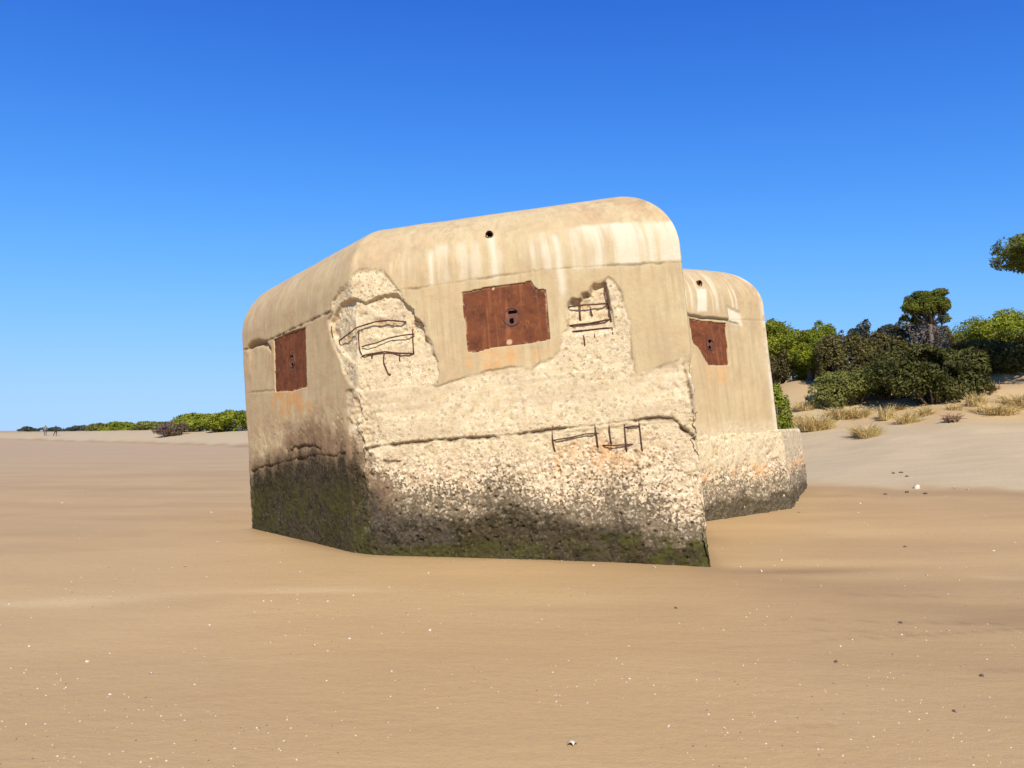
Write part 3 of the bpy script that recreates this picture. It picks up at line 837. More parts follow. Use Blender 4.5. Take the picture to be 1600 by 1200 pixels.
def foot_surface(S, T, P):
    n1 = fbm(P, 2.2, 3, 201); n2 = fbm(P, 8.0, 3, 202); n3 = fbm(P, 24.0, 2, 203)
    c1, r1 = cells(P, 9.0, 250); c2, r2 = cells(P, 20.0, 260)
    pit = np.where(r1 > 0.7, sstep(0.42, 0.16, c1), 0.0); pit2 = np.where(r2 > 0.6, sstep(0.45, 0.12, c2), 0.0)
    stone = np.where(r2 < 0.35, sstep(0.5, 0.1, c2), 0.0)
    lowz = sstep(0.95, 0.65, T + 0.15 * n1)
    d = 0.03 * n1 + 0.015 * n2 - 0.03 * pit - 0.012 * pit2 * (0.4 + lowz) + 0.015 * stone * lowz + lowz * 0.03 * n2
    honey = 0.85 * sstep(0.95, 0.70, T + 0.22 * n1 + 0.1 * n2)
    algae = sstep(0.28, 0.08, T + 0.08 * n1 + 0.08 * n2) * 0.75
    rust = 0.7 * np.exp(-((T - 0.62 - 0.05 * n1) / 0.10) ** 2) * sstep(-0.1, 0.5, n1 + n2)
    z = 0 * d
    crack = 0.5 * np.where(r1 > 0.86, sstep(0.3, 0.1, c1), 0)
    d -= 0.05 * sstep(1.20, 1.34, T) * sstep(-0.2, 0.4, n1 + n2)
    return d, dict(pitty=z + 0.7, lay=z + 0.5, dens=sstep(0.75, 0.25, T + 0.1 * n1) * 0.8, slate=z, spall=z + 0.95, honey=honey, algae=algae, purple=z, white=z, brown=z, rust=np.clip(rust, 0, 1), green=z + 0.15, crack=crack)


Fo = [tuple(Wp - bk * 0.045), tuple(Ep - bk * 0.045 + dw * 0.05), (7.10, 8.5), (5.2, 9.6), (2.6, 6.0)]
FOOT = Shell(Fo, 1.30, 0.0, 0.06)
lv = np.concatenate([np.arange(-0.6, FOOT.zt, 0.018), np.linspace(FOOT.zt, FOOT.zt + FOOT.r * math.pi / 2, 6)])
build_shell('wing_footing', FOOT, [0.018, 0.03, 0.1, 0.1, 0.1], lv, 0.04, foot_surface, bunker)
b0 = np.array([5.02, 6.1])
STUB = Shell([tuple(b0), tuple(b0 + dw * 0.95), tuple(b0 + dw * 0.95 + bk * 1.3), tuple(b0 + bk * 1.3)], 2.0, 0.0, 0.10)
lv = np.concatenate([np.arange(1.0, STUB.zt, 0.03), np.linspace(STUB.zt, STUB.zt + STUB.r * math.pi / 2, 6)])
build_shell('wall_stub', STUB, [0.03, 0.03, 0.1, 0.1], lv, 0.05, foot_surface, bunker)


def vent_liner(sh, s0, t0, r0):
    """level dark tube added inside a vent hole to keep it dark"""
    p, _ = sh.pt(np.array([s0]), np.array([t0])); k = sh.face(s0)
    n3 = Vector((sh.N[k][0], sh.N[k][1], 0)); e3 = Vector((sh.E[k][0], sh.E[k][1], 0)); up = Vector((0, 0, 1))
    c0 = Vector(p[0])
    bm = bmesh.new(); rings = []
    for (q, rr) in ((0.020, r0 * 1.22), (0.030, r0 * 1.22), (0.030, r0), (-0.50, r0)):
        rings.append([bm.verts.new(c0 + n3 * q + (e3 * math.cos(a) + up * math.sin(a)) * rr) for a in [2 * math.pi * i / 20 for i in range(20)]])
    rings.insert(0, [bm.verts.new(c0 - n3 * 0.12 + (v.co - c0 - n3 * 0.02)) for v in rings[0]])
    for a, b in zip(rings, rings[1:]):
        for i in range(20):
            bm.faces.new((a[i], a[(i + 1) % 20], b[(i + 1) % 20], b[i]))
    bm.faces.new(rings[-1])
    me = bpy.data.meshes.new('vent_liner'); bm.to_mesh(me); bm.free(); me.materials.append(M_BAR)
    link(bpy.data.objects.new('vent_liner', me), bunker)


vent_liner(MAIN, 5.806, 4.168, 0.042)  # tubes added to both vent holes so their insides stay dark
vent_liner(WING, 1.434, 4.108, 0.048)


# steel plates over the gun openings
def steel_plate(sh, poly, ports, sink, boss, label):
    k = sh.face(np.mean([p[0] for p in poly]))
    a = np.array(poly)
    s0, s1, t0, t1 = a[:, 0].min() - .02, a[:, 0].max() + .02, a[:, 1].min() - .02, a[:, 1].max() + .02
    g = 0.008
    S, T = np.meshgrid(np.arange(s0, s1, g), np.arange(t0, t1, g))
    ny, nx = S.shape
    s, t = S.ravel(), T.ravel()
    P, N = sh.pt(s, t)
    sd = area(s, t, poly)
    n1 = noise(P, 6.0, 301); n2 = fbm(P, 18.0, 3, 302)
    P = P - N * (sink + 0.006 * n1 + 0.003 * n2)[:, None]
    keep = sd > -0.022
    grey = np.zeros_like(s)
    for (px, pz, rx, rz) in ports:
        e = np.maximum(np.abs((s - px) / rx), np.abs((t - pz) / rz)) if rz < 0.02 else np.hypot((s - px) / rx, (t - pz) / rz)
        keep &= e > 1.0
        grey = np.maximum(grey, sstep(0.10, 0.03, np.hypot(s - px, t - pz)))
    i = np.arange(ny - 1)[:, None] * nx; j = np.arange(nx - 1)[None, :]
    q = np.stack([i + j, i + j + 1, i + nx + j + 1, i + nx + j], -1).reshape(-1, 4)
    q = q[keep[q].all(1)]
    used = np.unique(q); remap = np.full(len(s), -1); remap[used] = np.arange(len(used))
    mortar = sstep(0.035, 0.0, sd + 0.03 * n2 + 0.025 * n1) * sstep(-0.1, 0.5, n1 + n2)
    for (bx, bz, br) in boss:
        mortar = np.maximum(mortar, sstep(br * 1.2, br * 0.7, np.hypot(s - bx, t - bz) + 0.01 * n2))
    o = mesh_obj('steel_plate', P[used], [tuple(f) for f in remap[q].tolist()], M_RUST, bunker, True,
                 dict(mortar=np.clip(mortar, 0, 1)[used] * 0.8, grey=grey[used] * 0.7))
    so = o.modifiers.new('thickness', 'SOLIDIFY'); so.thickness = 0.014; so.offset = -1
    o['label'] = label
    # raised collar round the ports
    px = np.mean([p[0] for p in ports]); pz = np.mean([p[1] for p in ports])
    bm = bmesh.new(); nseg = 28; rings = []
    rr = 0.115 if len(boss) else 0.10
    for (r_, h) in ((rr, -0.004), (rr, 0.012), (rr - 0.014, 0.012), (rr - 0.014, -0.004)):
        ring = []
        for q_ in range(nseg):
            an = 2 * math.pi * q_ / nseg
            pp, nn = sh.pt(np.array([px + r_ * math.cos(an)]), np.array([pz + r_ * math.sin(an) * 1.05]))
            ring.append(bm.verts.new(pp[0] + nn[0] * (h - sink)))
        rings.append(ring)
    for a_, b_ in zip(rings, rings[1:]):
        for q_ in range(nseg):
            bm.faces.new((a_[q_], a_[(q_ + 1) % nseg], b_[(q_ + 1) % nseg], b_[q_]))
    bmesh.ops.recalc_face_normals(bm, faces=bm.faces)
    me = bpy.data.meshes.new('port_collar'); bm.to_mesh(me); bm.free()
    me.materials.append(M_RUST)
    at = me.attributes.new('grey', 'FLOAT', 'POINT'); at.data.foreach_set('value', np.full(len(me.vertices), 0.45, dtype=np.float32))
    link(bpy.data.objects.new('port_collar', me), o)
    return o


steel_plate(MAIN, MAIN_AREA['plate_front'], PORTS['plate_front'], 0.016, [(5.93, 2.70, 0.035), (5.78, 3.405, 0.02)], 'wide rusty steel plate with gun ports on the sunlit front face')
steel_plate(MAIN, MAIN_AREA['plate_left'], PORTS['plate_left'], 0.020, [], 'narrow rusty steel plate with two ports on the left face')
steel_plate(WING, WING_AREA['plate'], PORTS['plate'], 0.022, [], 'rusty steel plate with a slanting lower edge on the rear wing')


def tube(points, radii, sides=7):
    """verts and faces of a tapered tube along points"""
    pts = [Vector(p) for p in points]
    vs, fs = [], []
    for i, p in enumerate(pts):
        t = (pts[min(i + 1, len(pts) - 1)] - pts[max(i - 1, 0)]).normalized()
        u = t.orthogonal().normalized(); w = t.cross(u)
        if i and (u - pu).length > 1.0:
            u = pu - t * pu.dot(t); u.normalize(); w = t.cross(u)
        elif i:
            u = pu - t * pu.dot(t); u.normalize(); w = t.cross(u)
        pu = u
        for k in range(sides):
            a = 2 * math.pi * k / sides
            vs.append(p + (u * math.cos(a) + w * math.sin(a)) * radii[i])
    for i in range(len(pts) - 1):
        for k in range(sides):
            fs.append((i * sides + k, i * sides + (k + 1) % sides, (i + 1) * sides + (k + 1) % sides, (i + 1) * sides + k))
    fs.append(tuple(range(sides))[::-1]); fs.append(tuple((len(pts) - 1) * sides + k for k in range(sides)))
    return vs, fs


for n_, line in enumerate(REBARS):
    pts = []
    line = [(a + 0.0, b) for a, b in line]
    fine = []
    for (a, b) in zip(line[:-1], line[1:]):
        m = max(2, int(math.hypot(b[0] - a[0], b[1] - a[1]) / 0.05))
        fine += [(a[0] + (b[0] - a[0]) * i / m, a[1] + (b[1] - a[1]) * i / m) for i in range(m)]
    fine.append(line[-1])
    deepbar = n_ < 21
    for i, (s_, t_) in enumerate(fine):
        p, nn = MAIN.pt(np.array([s_]), np.array([t_]))
        sink = 0.028 if deepbar else 0.004
        if t_ < 2.72 and deepbar: sink = 0.008
        if i in (0, len(fine) - 1): sink += 0.035
        sink += 0.004 * math.sin(i * 0.9 + n_)
        pts.append(p[0] - nn[0] * sink)
    base = 0.0105 if n_ in (0, 4, 10, 11, 13, 14, 15) else 0.0085
    rad_ = [base * (0.8 + 0.4 * random.random()) for _ in pts]
    vs, fs = tube(pts, rad_, 6)
    mesh_obj('rebar', vs, fs, M_BAR, bunker, True)


# ------------------------------------------------------------------ trees, shrubs, grass
def at(px, d):
    """ground point on the sight line of picture column px (of 1600) at distance d"""
    x = (px - 800) / 1200 * d
    return x, d, gz(x, d)


def on_sand(px, py):
    """where the sight line of a picture point meets the sand"""
    X = (px - 800) / 1200; U = (600 - py) / 1200
    dy = math.cos(PITCH) - U * math.sin(PITCH); dz = math.sin(PITCH) + U * math.cos(PITCH)
    ks = np.concatenate([np.arange(2.0, 60.0, 0.02), np.arange(60.0, 260.0, 0.2)])
    hit = np.nonzero(1.6 + ks * dz <= height(ks * X, ks * dy))[0]
    k = float(ks[hit[0]]) if len(hit) else 260.0
    return k * X, k * dy, gz(k * X, k * dy), k


def zt(py, d):
    return 1.6 + (673 - py) / 1200 * d


def crown_mesh(lumps, n, leaf, seed, up=0.35, gap=-0.25, gscale=1.6, asp=2.6):
    r = np.random.default_rng(seed)
    L = np.array(lumps, float)
    wgt = (L[:, 3] * L[:, 4] + L[:, 3] * L[:, 5] + L[:, 4] * L[:, 5]); wgt /= wgt.sum()
    idx = r.choice(len(L), n, p=wgt)
    u = r.normal(size=(n, 3)); u[:, 2] += up * np.abs(u[:, 2]) * r.random(n) * 2
    u /= np.linalg.norm(u, axis=1, keepdims=True)
    rad_ = 0.62 + 0.42 * r.random(n) ** 0.6
    wob = 1 + 0.22 * noise(u * 2.2 + idx[:, None] * 3.7, 1.0, seed)
    C = L[idx, :3] + u * L[idx, 3:] * (rad_ * wob)[:, None]
    g = fbm(C, gscale, 2, seed + 5)
    ok = g > gap
    C, u, g, idx = C[ok], u[ok], g[ok], idx[ok]
    m = len(C)
    nrm = u * 0.9 + r.normal(size=(m, 3)) * 0.75 + np.array([0, 0, 0.25])
    nrm /= np.linalg.norm(nrm, axis=1, keepdims=True)
    a = np.cross(nrm, r.normal(size=(m, 3))); a /= np.linalg.norm(a, axis=1, keepdims=True)
    b = np.cross(nrm, a)
    ln = leaf * (0.6 + 0.8 * r.random(m))[:, None]
    a = a * ln; b = b * ln / asp
    V = np.stack([C - a * .5, C + b * .5, C + a * .5 + nrm * ln * .15, C - b * .5], 1).reshape(-1, 3)
    F = np.arange(4 * m).reshape(-1, 4)
    tone = np.clip(0.5 + 0.55 * g + 0.18 * r.normal(size=m), 0, 1)
    return V, F, np.repeat(tone, 4)


def lumpy(w, dpt, h, z0, n, seed, flat=False):
    """lumps filling a crown of width w, depth dpt, from z0 up to z0 + h"""
    r = random.Random(seed)
    out = [(0, 0, z0 + h * 0.5, w * 0.36, dpt * 0.36, h * 0.42)]
    for i in range(n):
        a = 2 * math.pi * (i + 0.5 * r.random()) / n
        q = 0.30 + 0.14 * r.random()
        zz = r.uniform(0.30, 0.72)
        sz = r.uniform(0.16, 0.26)
        out.append((math.cos(a) * w * q, math.sin(a) * dpt * q, z0 + h * zz, w * sz, dpt * sz, h * r.uniform(0.20, 0.32)))
    for i in range(max(2, n // 3)):
        out.append((r.uniform(-.22, .22) * w, r.uniform(-.2, .2) * dpt, z0 + h * r.uniform(0.72, 0.84), w * r.uniform(.14, .2), dpt * .17, h * r.uniform(.13, .18)))
    return out


def plant(name, label, cat, pos, lumps, n, leaf, mat, seed, trunk=None, group=None, gap=-0.25, gscale=1.6, asp=2.6, stem='trunk'):
    root = empty(name, pos)
    tag(root, label, cat, group)
    V, F, tone = crown_mesh(lumps, n, leaf, seed, gap=gap, gscale=gscale, asp=asp)
    mesh_obj('crown', V, F, mat, root, False, dict(tone=tone))
    r = random.Random(seed)
    vs, fs = [], []
    def add(points, radii, sides=6):
        v, f = tube(points, radii, sides)
        o = len(vs); vs.extend(v); fs.extend([tuple(i + o for i in q) for q in f])
    if trunk:
        (bx, by), zc, rr = trunk                      # lean, height of the fork, girth
        add([(0, 0, -0.3), (bx * .3 + .05, by * .3, zc * .35), (bx * .7 - .05, by * .7, zc * .7), (bx, by, zc)], [rr * 1.25, rr, rr * .8, rr * .6])
        for l in lumps:
            c = Vector(l[:3]); s_ = Vector((bx * .8, by * .8, zc * .8))
            mid = s_.lerp(c, 0.5) + Vector((r.uniform(-.1, .1), r.uniform(-.1, .1), -0.12 * (c - s_).length))
            add([s_, mid, c], [rr * .5, rr * .3, rr * .12], 5)
    else:
        for l in lumps:
            c = Vector(l[:3]); s_ = Vector((c.x * .25, c.y * .25, -0.15))
            mid = s_.lerp(c, 0.5) + Vector((r.uniform(-.15, .15), r.uniform(-.1, .1), 0))
            add([s_, mid, c], [.05, .035, .015], 5)
    mesh_obj(stem, vs, fs, M_BARK, root, True)
    return root


def bush(name, label, px0, px1, py0, foot, mat, n, leaf, seed, cat='shrub', depth=0.8, lum=9, group=None, base=None, gap=-0.32):
    """foot: picture row where the shrub meets the sand (> 300), or its distance when the foot is hidden"""
    pxm = (px0 + px1) / 2
    if foot > 300:
        x, y, z, d = on_sand(pxm, foot)
    else:
        d = foot
        x, y, z = at(pxm, d)
    if base is not None: z = min(z, base)
    w = (px1 - px0) / 1200 * d
    h = zt(py0, d) - z
    y += w * depth * 0.35
    L = lumpy(w, w * depth, h * 1.02, -0.04 * h, lum, seed)
    return plant(name, label, cat, (x, y, z - 0.05), L, n, leaf, mat, seed, None, group, gap=gap, stem='stems')


G_SH = 'shrubs on the dune to the right of the bunker'
bush('juniper_bush', 'largest dark green juniper mass in the middle of the right dune', 1408, 1558, 532, 632, LEAF['juniper'], 20000, 0.17, 11, group=G_SH, depth=.6, lum=16)
bush('dune_shrub', 'rounded grey green shrub standing foremost on the right dune', 1284, 1382, 572, 637, LEAF['shrub'], 10000, 0.13, 12, group=G_SH, lum=11)
bush('dune_shrub', 'brownish dark shrub behind the rounded grey green one', 1292, 1376, 510, 34.0, LEAF['olive'], 13000, 0.16, 13, group=G_SH, lum=12, base=2.9)
bush('dune_shrub', 'olive brown shrub left of the tall lone pine', 1346, 1436, 506, 34.5, LEAF['olive'], 13000, 0.16, 14, group=G_SH, lum=12, base=2.9)
bush('dune_shrub', 'dark shrub at the right edge under the bright umbrella pine', 1532, 1670, 520, 584, LEAF['juniper'], 14000, 0.17, 15, group=G_SH, lum=12)
bush('dune_shrub', 'small yellow green shrub just right of the bunker wing', 1192, 1238, 582, 26.5, LEAF['bright'], 4200, 0.12, 16, group=G_SH, lum=7, base=2.2)
bush('dune_shrub', 'low dark shrub added to fill the shade beneath the bright pine beside the bunker', 1190, 1244, 538, 37.0, LEAF['olive'], 9000, 0.15, 17, group=G_SH, lum=9, base=3.7, gap=-0.6)  # added shrub, its dark leaves stand in for shade between the trunks
bush('dune_shrub', 'low dark scrub in the gap left of the largest juniper', 1366, 1422, 552, 626, LEAF['juniper'], 7500, 0.15, 18, group=G_SH, lum=9)
bush('dune_shrub', 'green shrub below the second bright pine from the bunker', 1244, 1300, 536, 39.0, LEAF['bright'], 7500, 0.16, 19, group=G_SH, lum=9)
bush('dune_shrub', 'dark undergrowth behind the trunk of the lone tall pine', 1408, 1504, 480, 36.0, LEAF['olive'], 14000, 0.17, 20, group=G_SH, lum=10, base=3.4)
bush('dune_shrub', 'olive shrub in the shade below the bright umbrella pine', 1476, 1552, 524, 36.0, LEAF['olive'], 8000, 0.17, 29, group=G_SH, lum=9, base=3.4)


def pine(label, px0, px1, py0, py1, d, mat, n, leaf, seed, pxt=None, lum=9, name='stone_pine', rr=0.16, group=None, gap=-0.25, extra=()):
    """umbrella pine: flat domed crown between py0 and py1, trunk at pxt"""
    pxt = pxt or (px0 + px1) / 2
    x, y, z = at(pxt, d)
    xc = ((px0 + px1) / 2 - 800) / 1200 * d - x
    w = (px1 - px0) / 1200 * d
    z0, z1 = zt(py1, d) - z, zt(py0, d) - z
    h = z1 - z0
    r = random.Random(seed)
    L = [(xc, 0, z0 + h * .50, w * .36, w * .34, h * .42)]
    for i in range(lum):
        a = 2 * math.pi * (i + .6 * r.random()) / lum
        q = r.uniform(.22, .40)
        L.append((xc + math.cos(a) * w * q, math.sin(a) * w * q, z0 + h * r.uniform(.22, .55), w * r.uniform(.12, .2), w * .17, h * r.uniform(.18, .30)))
    for i in range(lum // 2 + 1):
        L.append((xc + r.uniform(-.24, .24) * w, r.uniform(-.2, .2) * w, z0 + h * r.uniform(.68, .84), w * r.uniform(.11, .18), w * .16, h * r.uniform(.14, .2)))
    for (ex, ey, ew, eh) in extra:
        L.append(((ex - 800) / 1200 * d - x, r.uniform(-.4, .4), zt(ey, d) - z, ew / 1200 * d, ew / 1200 * d, eh / 1200 * d))
    return plant(name, label, 'tree', (x, y, z - 0.05), L, n, leaf, mat, seed, ((xc * .6, 0.0), max(z0 + h * .25, 0.5), rr), group, gap=gap, gscale=1.3)


G_PI = 'umbrella pines on the right dune'
pine('big pine cut off by the upper right edge of the picture', 1564, 1784, 346, 408, 30.0, LEAF['pine'], 42000, 0.12, 21, pxt=1668, lum=20, rr=.2, group=G_PI, gap=-0.25)
pine('lone pine rising highest above the shrubs of the right dune', 1424, 1488, 450, 490, 35.0, LEAF['pine'], 22000, 0.105, 22, pxt=1462, lum=12, rr=.13, group=G_PI, gap=-0.28,
     extra=[(1424, 478, 12, 9), (1422, 494, 7, 4), (1440, 497, 10, 6), (1482, 494, 9, 8), (1436, 464, 11, 8), (1468, 456, 12, 6)])
bush('withered_bush', 'grey bare branches under the crown of the lone pine', 1426, 1498, 486, 34.6, LEAF['grey'], 4200, 0.13, 44, cat='bush', lum=7, group=G_SH, base=3.6, gap=-0.1)
pine('bright green umbrella pine spreading at the right edge', 1480, 1660, 484, 548, 38.0, LEAF['bright'], 30000, 0.13, 23, pxt=1560, lum=17, group=G_PI)
pine('bright green pine right beside the bunker wing', 1172, 1262, 499, 566, 38.0, LEAF['bright'], 26000, 0.13, 24, lum=16, group=G_PI, gap=-0.6)
pine('bright green pine second from the bunker wing', 1228, 1306, 514, 582, 37.0, LEAF['bright'], 24000, 0.13, 25, lum=16, group=G_PI, gap=-0.6)
pine('mid green pine between the bright ones and the dark shrubs', 1258, 1326, 503, 585, 43.0, LEAF['bright'], 14000, 0.16, 26, lum=13, group=G_PI, gap=-0.5)
pine('small dark pine top showing left behind the brownish shrub', 1314, 1368, 499, 560, 46.0, LEAF['far'], 6000, 0.19, 27, lum=8, group=G_PI)
pine('small dark pine top showing right behind the olive brown shrub', 1362, 1418, 504, 560, 47.0, LEAF['far'], 6000, 0.19, 28, lum=8, group=G_PI)

G_FAR = 'shrubs and trees along the far beach on the left'
bush('dune_shrub', 'bright green rounded tree clump touching the left edge of the bunker', 318, 402, 637, 88.0, LEAF['bright'], 7000, 0.36, 31, gap=-0.5, group=G_FAR, lum=8, base=1.3)
bush('dune_shrub', 'bright green clump left of the one by the bunker', 252, 336, 641, 94.0, LEAF['bright'], 7000, 0.36, 32, gap=-0.5, group=G_FAR, lum=8, base=1.3)
bush('withered_bush', 'withered brown bush lying forward on the far left sand', 236, 284, 657, 683, LEAF['brown'], 5000, 0.20, 33, cat='bush', gap=-0.5, group=G_FAR, lum=6)
bush('dune_shrub', 'green bush directly behind the withered brown one', 200, 258, 657, 118.0, LEAF['shrub'], 3600, 0.42, 34, gap=-0.5, group=G_FAR, lum=6, base=1.15)
bush('dune_shrub', 'green bush two left of the withered brown one', 158, 212, 658, 126.0, LEAF['bright'], 3600, 0.42, 35, gap=-0.5, group=G_FAR, lum=6, base=1.15)
bush('dune_shrub', 'darker green bush at the left end of the green row', 132, 168, 660, 136.0, LEAF['shrub'], 1500, 0.5, 36, gap=-0.5, group=G_FAR, lum=5, base=1.15)
bush('dune_shrub', 'grey distant bush left of the green row', 114, 140, 664, 170.0, LEAF['far'], 900, 0.6, 37, gap=-0.5, group=G_FAR, lum=5, base=1.3)
bush('dune_shrub', 'tiny dark distant bush right of the long low one', 103, 118, 667, 215.0, LEAF['far'], 500, 0.7, 38, gap=-0.5, group=G_FAR, lum=4, base=1.15)
bush('dune_shrub', 'long low grey bush on the horizon above the two walkers', 60, 98, 667, 245.0, LEAF['far'], 900, 0.8, 39, gap=-0.5, group=G_FAR, lum=5, base=1.15)
bush('dune_shrub', 'dark bush farthest left on the horizon', 28, 54, 666, 245.0, LEAF['far'], 800, 0.8, 40, gap=-0.5, group=G_FAR, lum=5, base=1.15)


def tuft_mesh(n, r0, h, seed, width=0.02):
    r = np.random.default_rng(seed)
    V, F, T = [], [], []
    for i in range(n):
        a = r.uniform(0, 2 * math.pi); q = r0 * 0.75 * r.random() ** 0.7 * (0.75 + 0.3 * math.sin(2 * a + seed * 1.7))
        b = np.array([math.cos(a) * q, math.sin(a) * q, -0.04])
        lean = np.array([math.cos(a + r.normal() * .6), math.sin(a + r.normal() * .6), 0]) * r0 * r.uniform(.1, .75)
        hh = 1.25 * h * r.uniform(.45, 1.05) * (0.8 + 0.25 * math.sin(3 * a + seed))
        side = np.cross(lean + np.array([0, 0, .5]), r.normal(size=3)); side *= width / np.linalg.norm(side)
        k = len(V)
        m = b + lean * .35 + np.array([0, 0, hh * .6]); e = b + lean + np.array([0, 0, hh * r.uniform(.75, 1.0)])
        V += [b - side, b + side, m + side * .8, m - side * .8, e]
        F += [(k, k + 1, k + 2, k + 3), (k + 3, k + 2, k + 4)]
        T += [r.random()] * 5
    return V, F, T


G_TU = 'dry grass tufts on the dune foot'
for k, (px, py, r0, h, n, lab) in enumerate([
        (1274, 672, .85, .66, 900, 'biggest straw yellow grass tuft beside the bunker footing'),
        (1240, 664, .60, .50, 480, 'straw coloured tuft between the bunker footing and the biggest tuft'),
        (1352, 682, .75, .46, 560, 'straw tuft lying foremost on the sand below the rounded shrub'),
        (1384, 655, .46, .55, 360, 'upright straw tuft in the middle of the tuft row'),
        (1418, 661, .55, .45, 400, 'pale straw tuft right of the upright one'),
        (1310, 653, .75, .52, 520, 'orange straw tuft at the foot of the rounded shrub'),
        (1342, 650, .75, .42, 440, 'thin straw tuft in front of the rounded shrub stems'),
        (1526, 633, .50, .55, 380, 'pale straw tuft under the right end of the largest juniper'),
        (1556, 646, .85, .45, 560, 'wide flat straw tuft near the right edge'),
        (1594, 634, .90, .52, 560, 'straw tuft farthest right, cut by the picture edge'),
        (1444, 648, .55, .35, 300, 'short straw tuft below the largest juniper'),
        (1404, 640, .40, .30, 200, 'low thin tuft in the shade left of the largest juniper'),
        (1256, 640, .60, .40, 320, 'faint thin tuft on the sand slope behind the biggest tuft'),
        (1490, 640, .45, .28, 180, 'sparse tuft above the dead brown twigs')]):
    x, y, z, d = on_sand(px, py)
    V, F, T = tuft_mesh(n, r0, h, 60 + k, 0.011)
    o = mesh_obj('grass_tuft', V, F, M_GRASS, None, False, dict(tone=T))
    o.location = (x, y, z)
    tag(o, lab, 'grass tuft', G_TU)


def twig_heap(label, px, py, w, h, n, seed):
    r = random.Random(seed)
    vs, fs = [], []
    for i in range(n):
        a = r.uniform(0, 6.28); l = w * r.uniform(.3, .6)
        p = Vector((r.uniform(-.25, .25) * w, r.uniform(-.2, .2) * w, r.uniform(0, .25) * h))
        e = p + Vector((math.cos(a) * l, math.sin(a) * l * .7, r.uniform(0, 1) * h))
        m = p.lerp(e, .5) + Vector((0, 0, r.uniform(0, .2) * h))
        v, f = tube([p, m, e], [.022, .016, .006], 5)
        o = len(vs); vs += v; fs += [tuple(i_ + o for i_ in q) for q in f]
    x, y, z, _ = on_sand(px, py)
    o = mesh_obj('driftwood', vs, fs, M_TWIG, None, True)
    o.location = (x, y, z)
    tag(o, label, 'driftwood', 'dead branches on the dune')


twig_heap('tangle of dead brown twigs lying on the sand below the junipers', 1487, 660, .75, .32, 40, 3)
twig_heap('dead reddish branches at the foot of the rounded shrub', 1306, 636, 1.1, .5, 46, 4)
twig_heap('dead branch heap under the right end of the largest juniper', 1548, 612, .9, .4, 36, 5)

# ------------------------------------------------------------------ two walkers far along the beach
def person(px, py, shirt, trousers, label, rz, seed):
    x, y, z, _ = on_sand(px, py)
    J = {'pelvis': (0, 0, .93), 'waist': (0, .01, 1.08), 'chest': (0, 0, 1.32), 'neck': (0, 0, 1.50), 'head': (0, -.02, 1.60), 'crown': (0, -.01, 1.72),
         'shl': (-.19, 0, 1.43), 'ell': (-.25, .06, 1.16), 'hal': (-.24, -.06, .93), 'shr': (.19, 0, 1.43), 'elr': (.25, -.04, 1.16), 'har': (.24, -.2, .96),
         'hil': (-.10, 0, .88), 'knl': (-.11, -.12, .50), 'anl': (-.11, -.02, .09), 'tol': (-.11, -.2, .04), 'hir': (.10, 0, .88), 'knr': (.11, .06, .49), 'anr': (.11, .26, .12), 'tor': (.11, .12, .04)}
    Rr = {'pelvis': .15, 'waist': .13, 'chest': .16, 'neck': .06, 'head': .095, 'crown': .08, 'shl': .07, 'ell': .045, 'hal': .04, 'shr': .07, 'elr': .045, 'har': .04,
          'hil': .10, 'knl': .065, 'anl': .045, 'tol': .04, 'hir': .10, 'knr': .065, 'anr': .045, 'tor': .04}
    E = [('pelvis', 'waist'), ('waist', 'chest'), ('chest', 'neck'), ('neck', 'head'), ('head', 'crown'), ('chest', 'shl'), ('shl', 'ell'), ('ell', 'hal'), ('chest', 'shr'), ('shr', 'elr'), ('elr', 'har'),
         ('pelvis', 'hil'), ('hil', 'knl'), ('knl', 'anl'), ('anl', 'tol'), ('pelvis', 'hir'), ('hir', 'knr'), ('knr', 'anr'), ('anr', 'tor')]
    names = list(J)
    me = bpy.data.meshes.new('person')
    me.from_pydata([J[k] for k in names], [(names.index(a), names.index(b)) for a, b in E], [])
    o = bpy.data.objects.new('person', me)
    link(o)
    sk = o.modifiers.new('skin', 'SKIN')
    for i, k in enumerate(names):
        me.skin_vertices[0].data[i].radius = (Rr[k], Rr[k])
    me.skin_vertices[0].data[0].use_root = True
    o.modifiers.new('smooth', 'SUBSURF').levels = 1
    o.modifiers['smooth'].render_levels = 1
    k = NT('walker_clothes')
    sep = k.n('ShaderNodeSeparateXYZ'); k.l(k.pos(), sep.inputs[0])
    c = k.mix(k.ramp(sep.outputs[2], 0.96, 0.98), trousers, shirt)
    c = k.mix(k.ramp(sep.outputs[2], 1.49, 1.51), c, (0.42, 0.24, 0.16))
    c = k.mix(k.ramp(sep.outputs[2], 1.66, 1.68), c, (0.03, 0.02, 0.015))
    me.materials.append(k.done(c, .9))
    o.location = (x, y, z); o.rotation_euler = (0, 0, rz)
    tag(o, label, 'person', 'walkers far along the beach')


person(70.5, 681.3, (0.20, 0.16, 0.12), (0.10, 0.09, 0.09), 'left of two tiny walkers, paler clothes, far along the beach', 0.5, 1)
person(86.5, 681.8, (0.03, 0.03, 0.03), (0.04, 0.035, 0.03), 'right of two tiny walkers, dressed in dark, far along the beach', 2.6, 2)

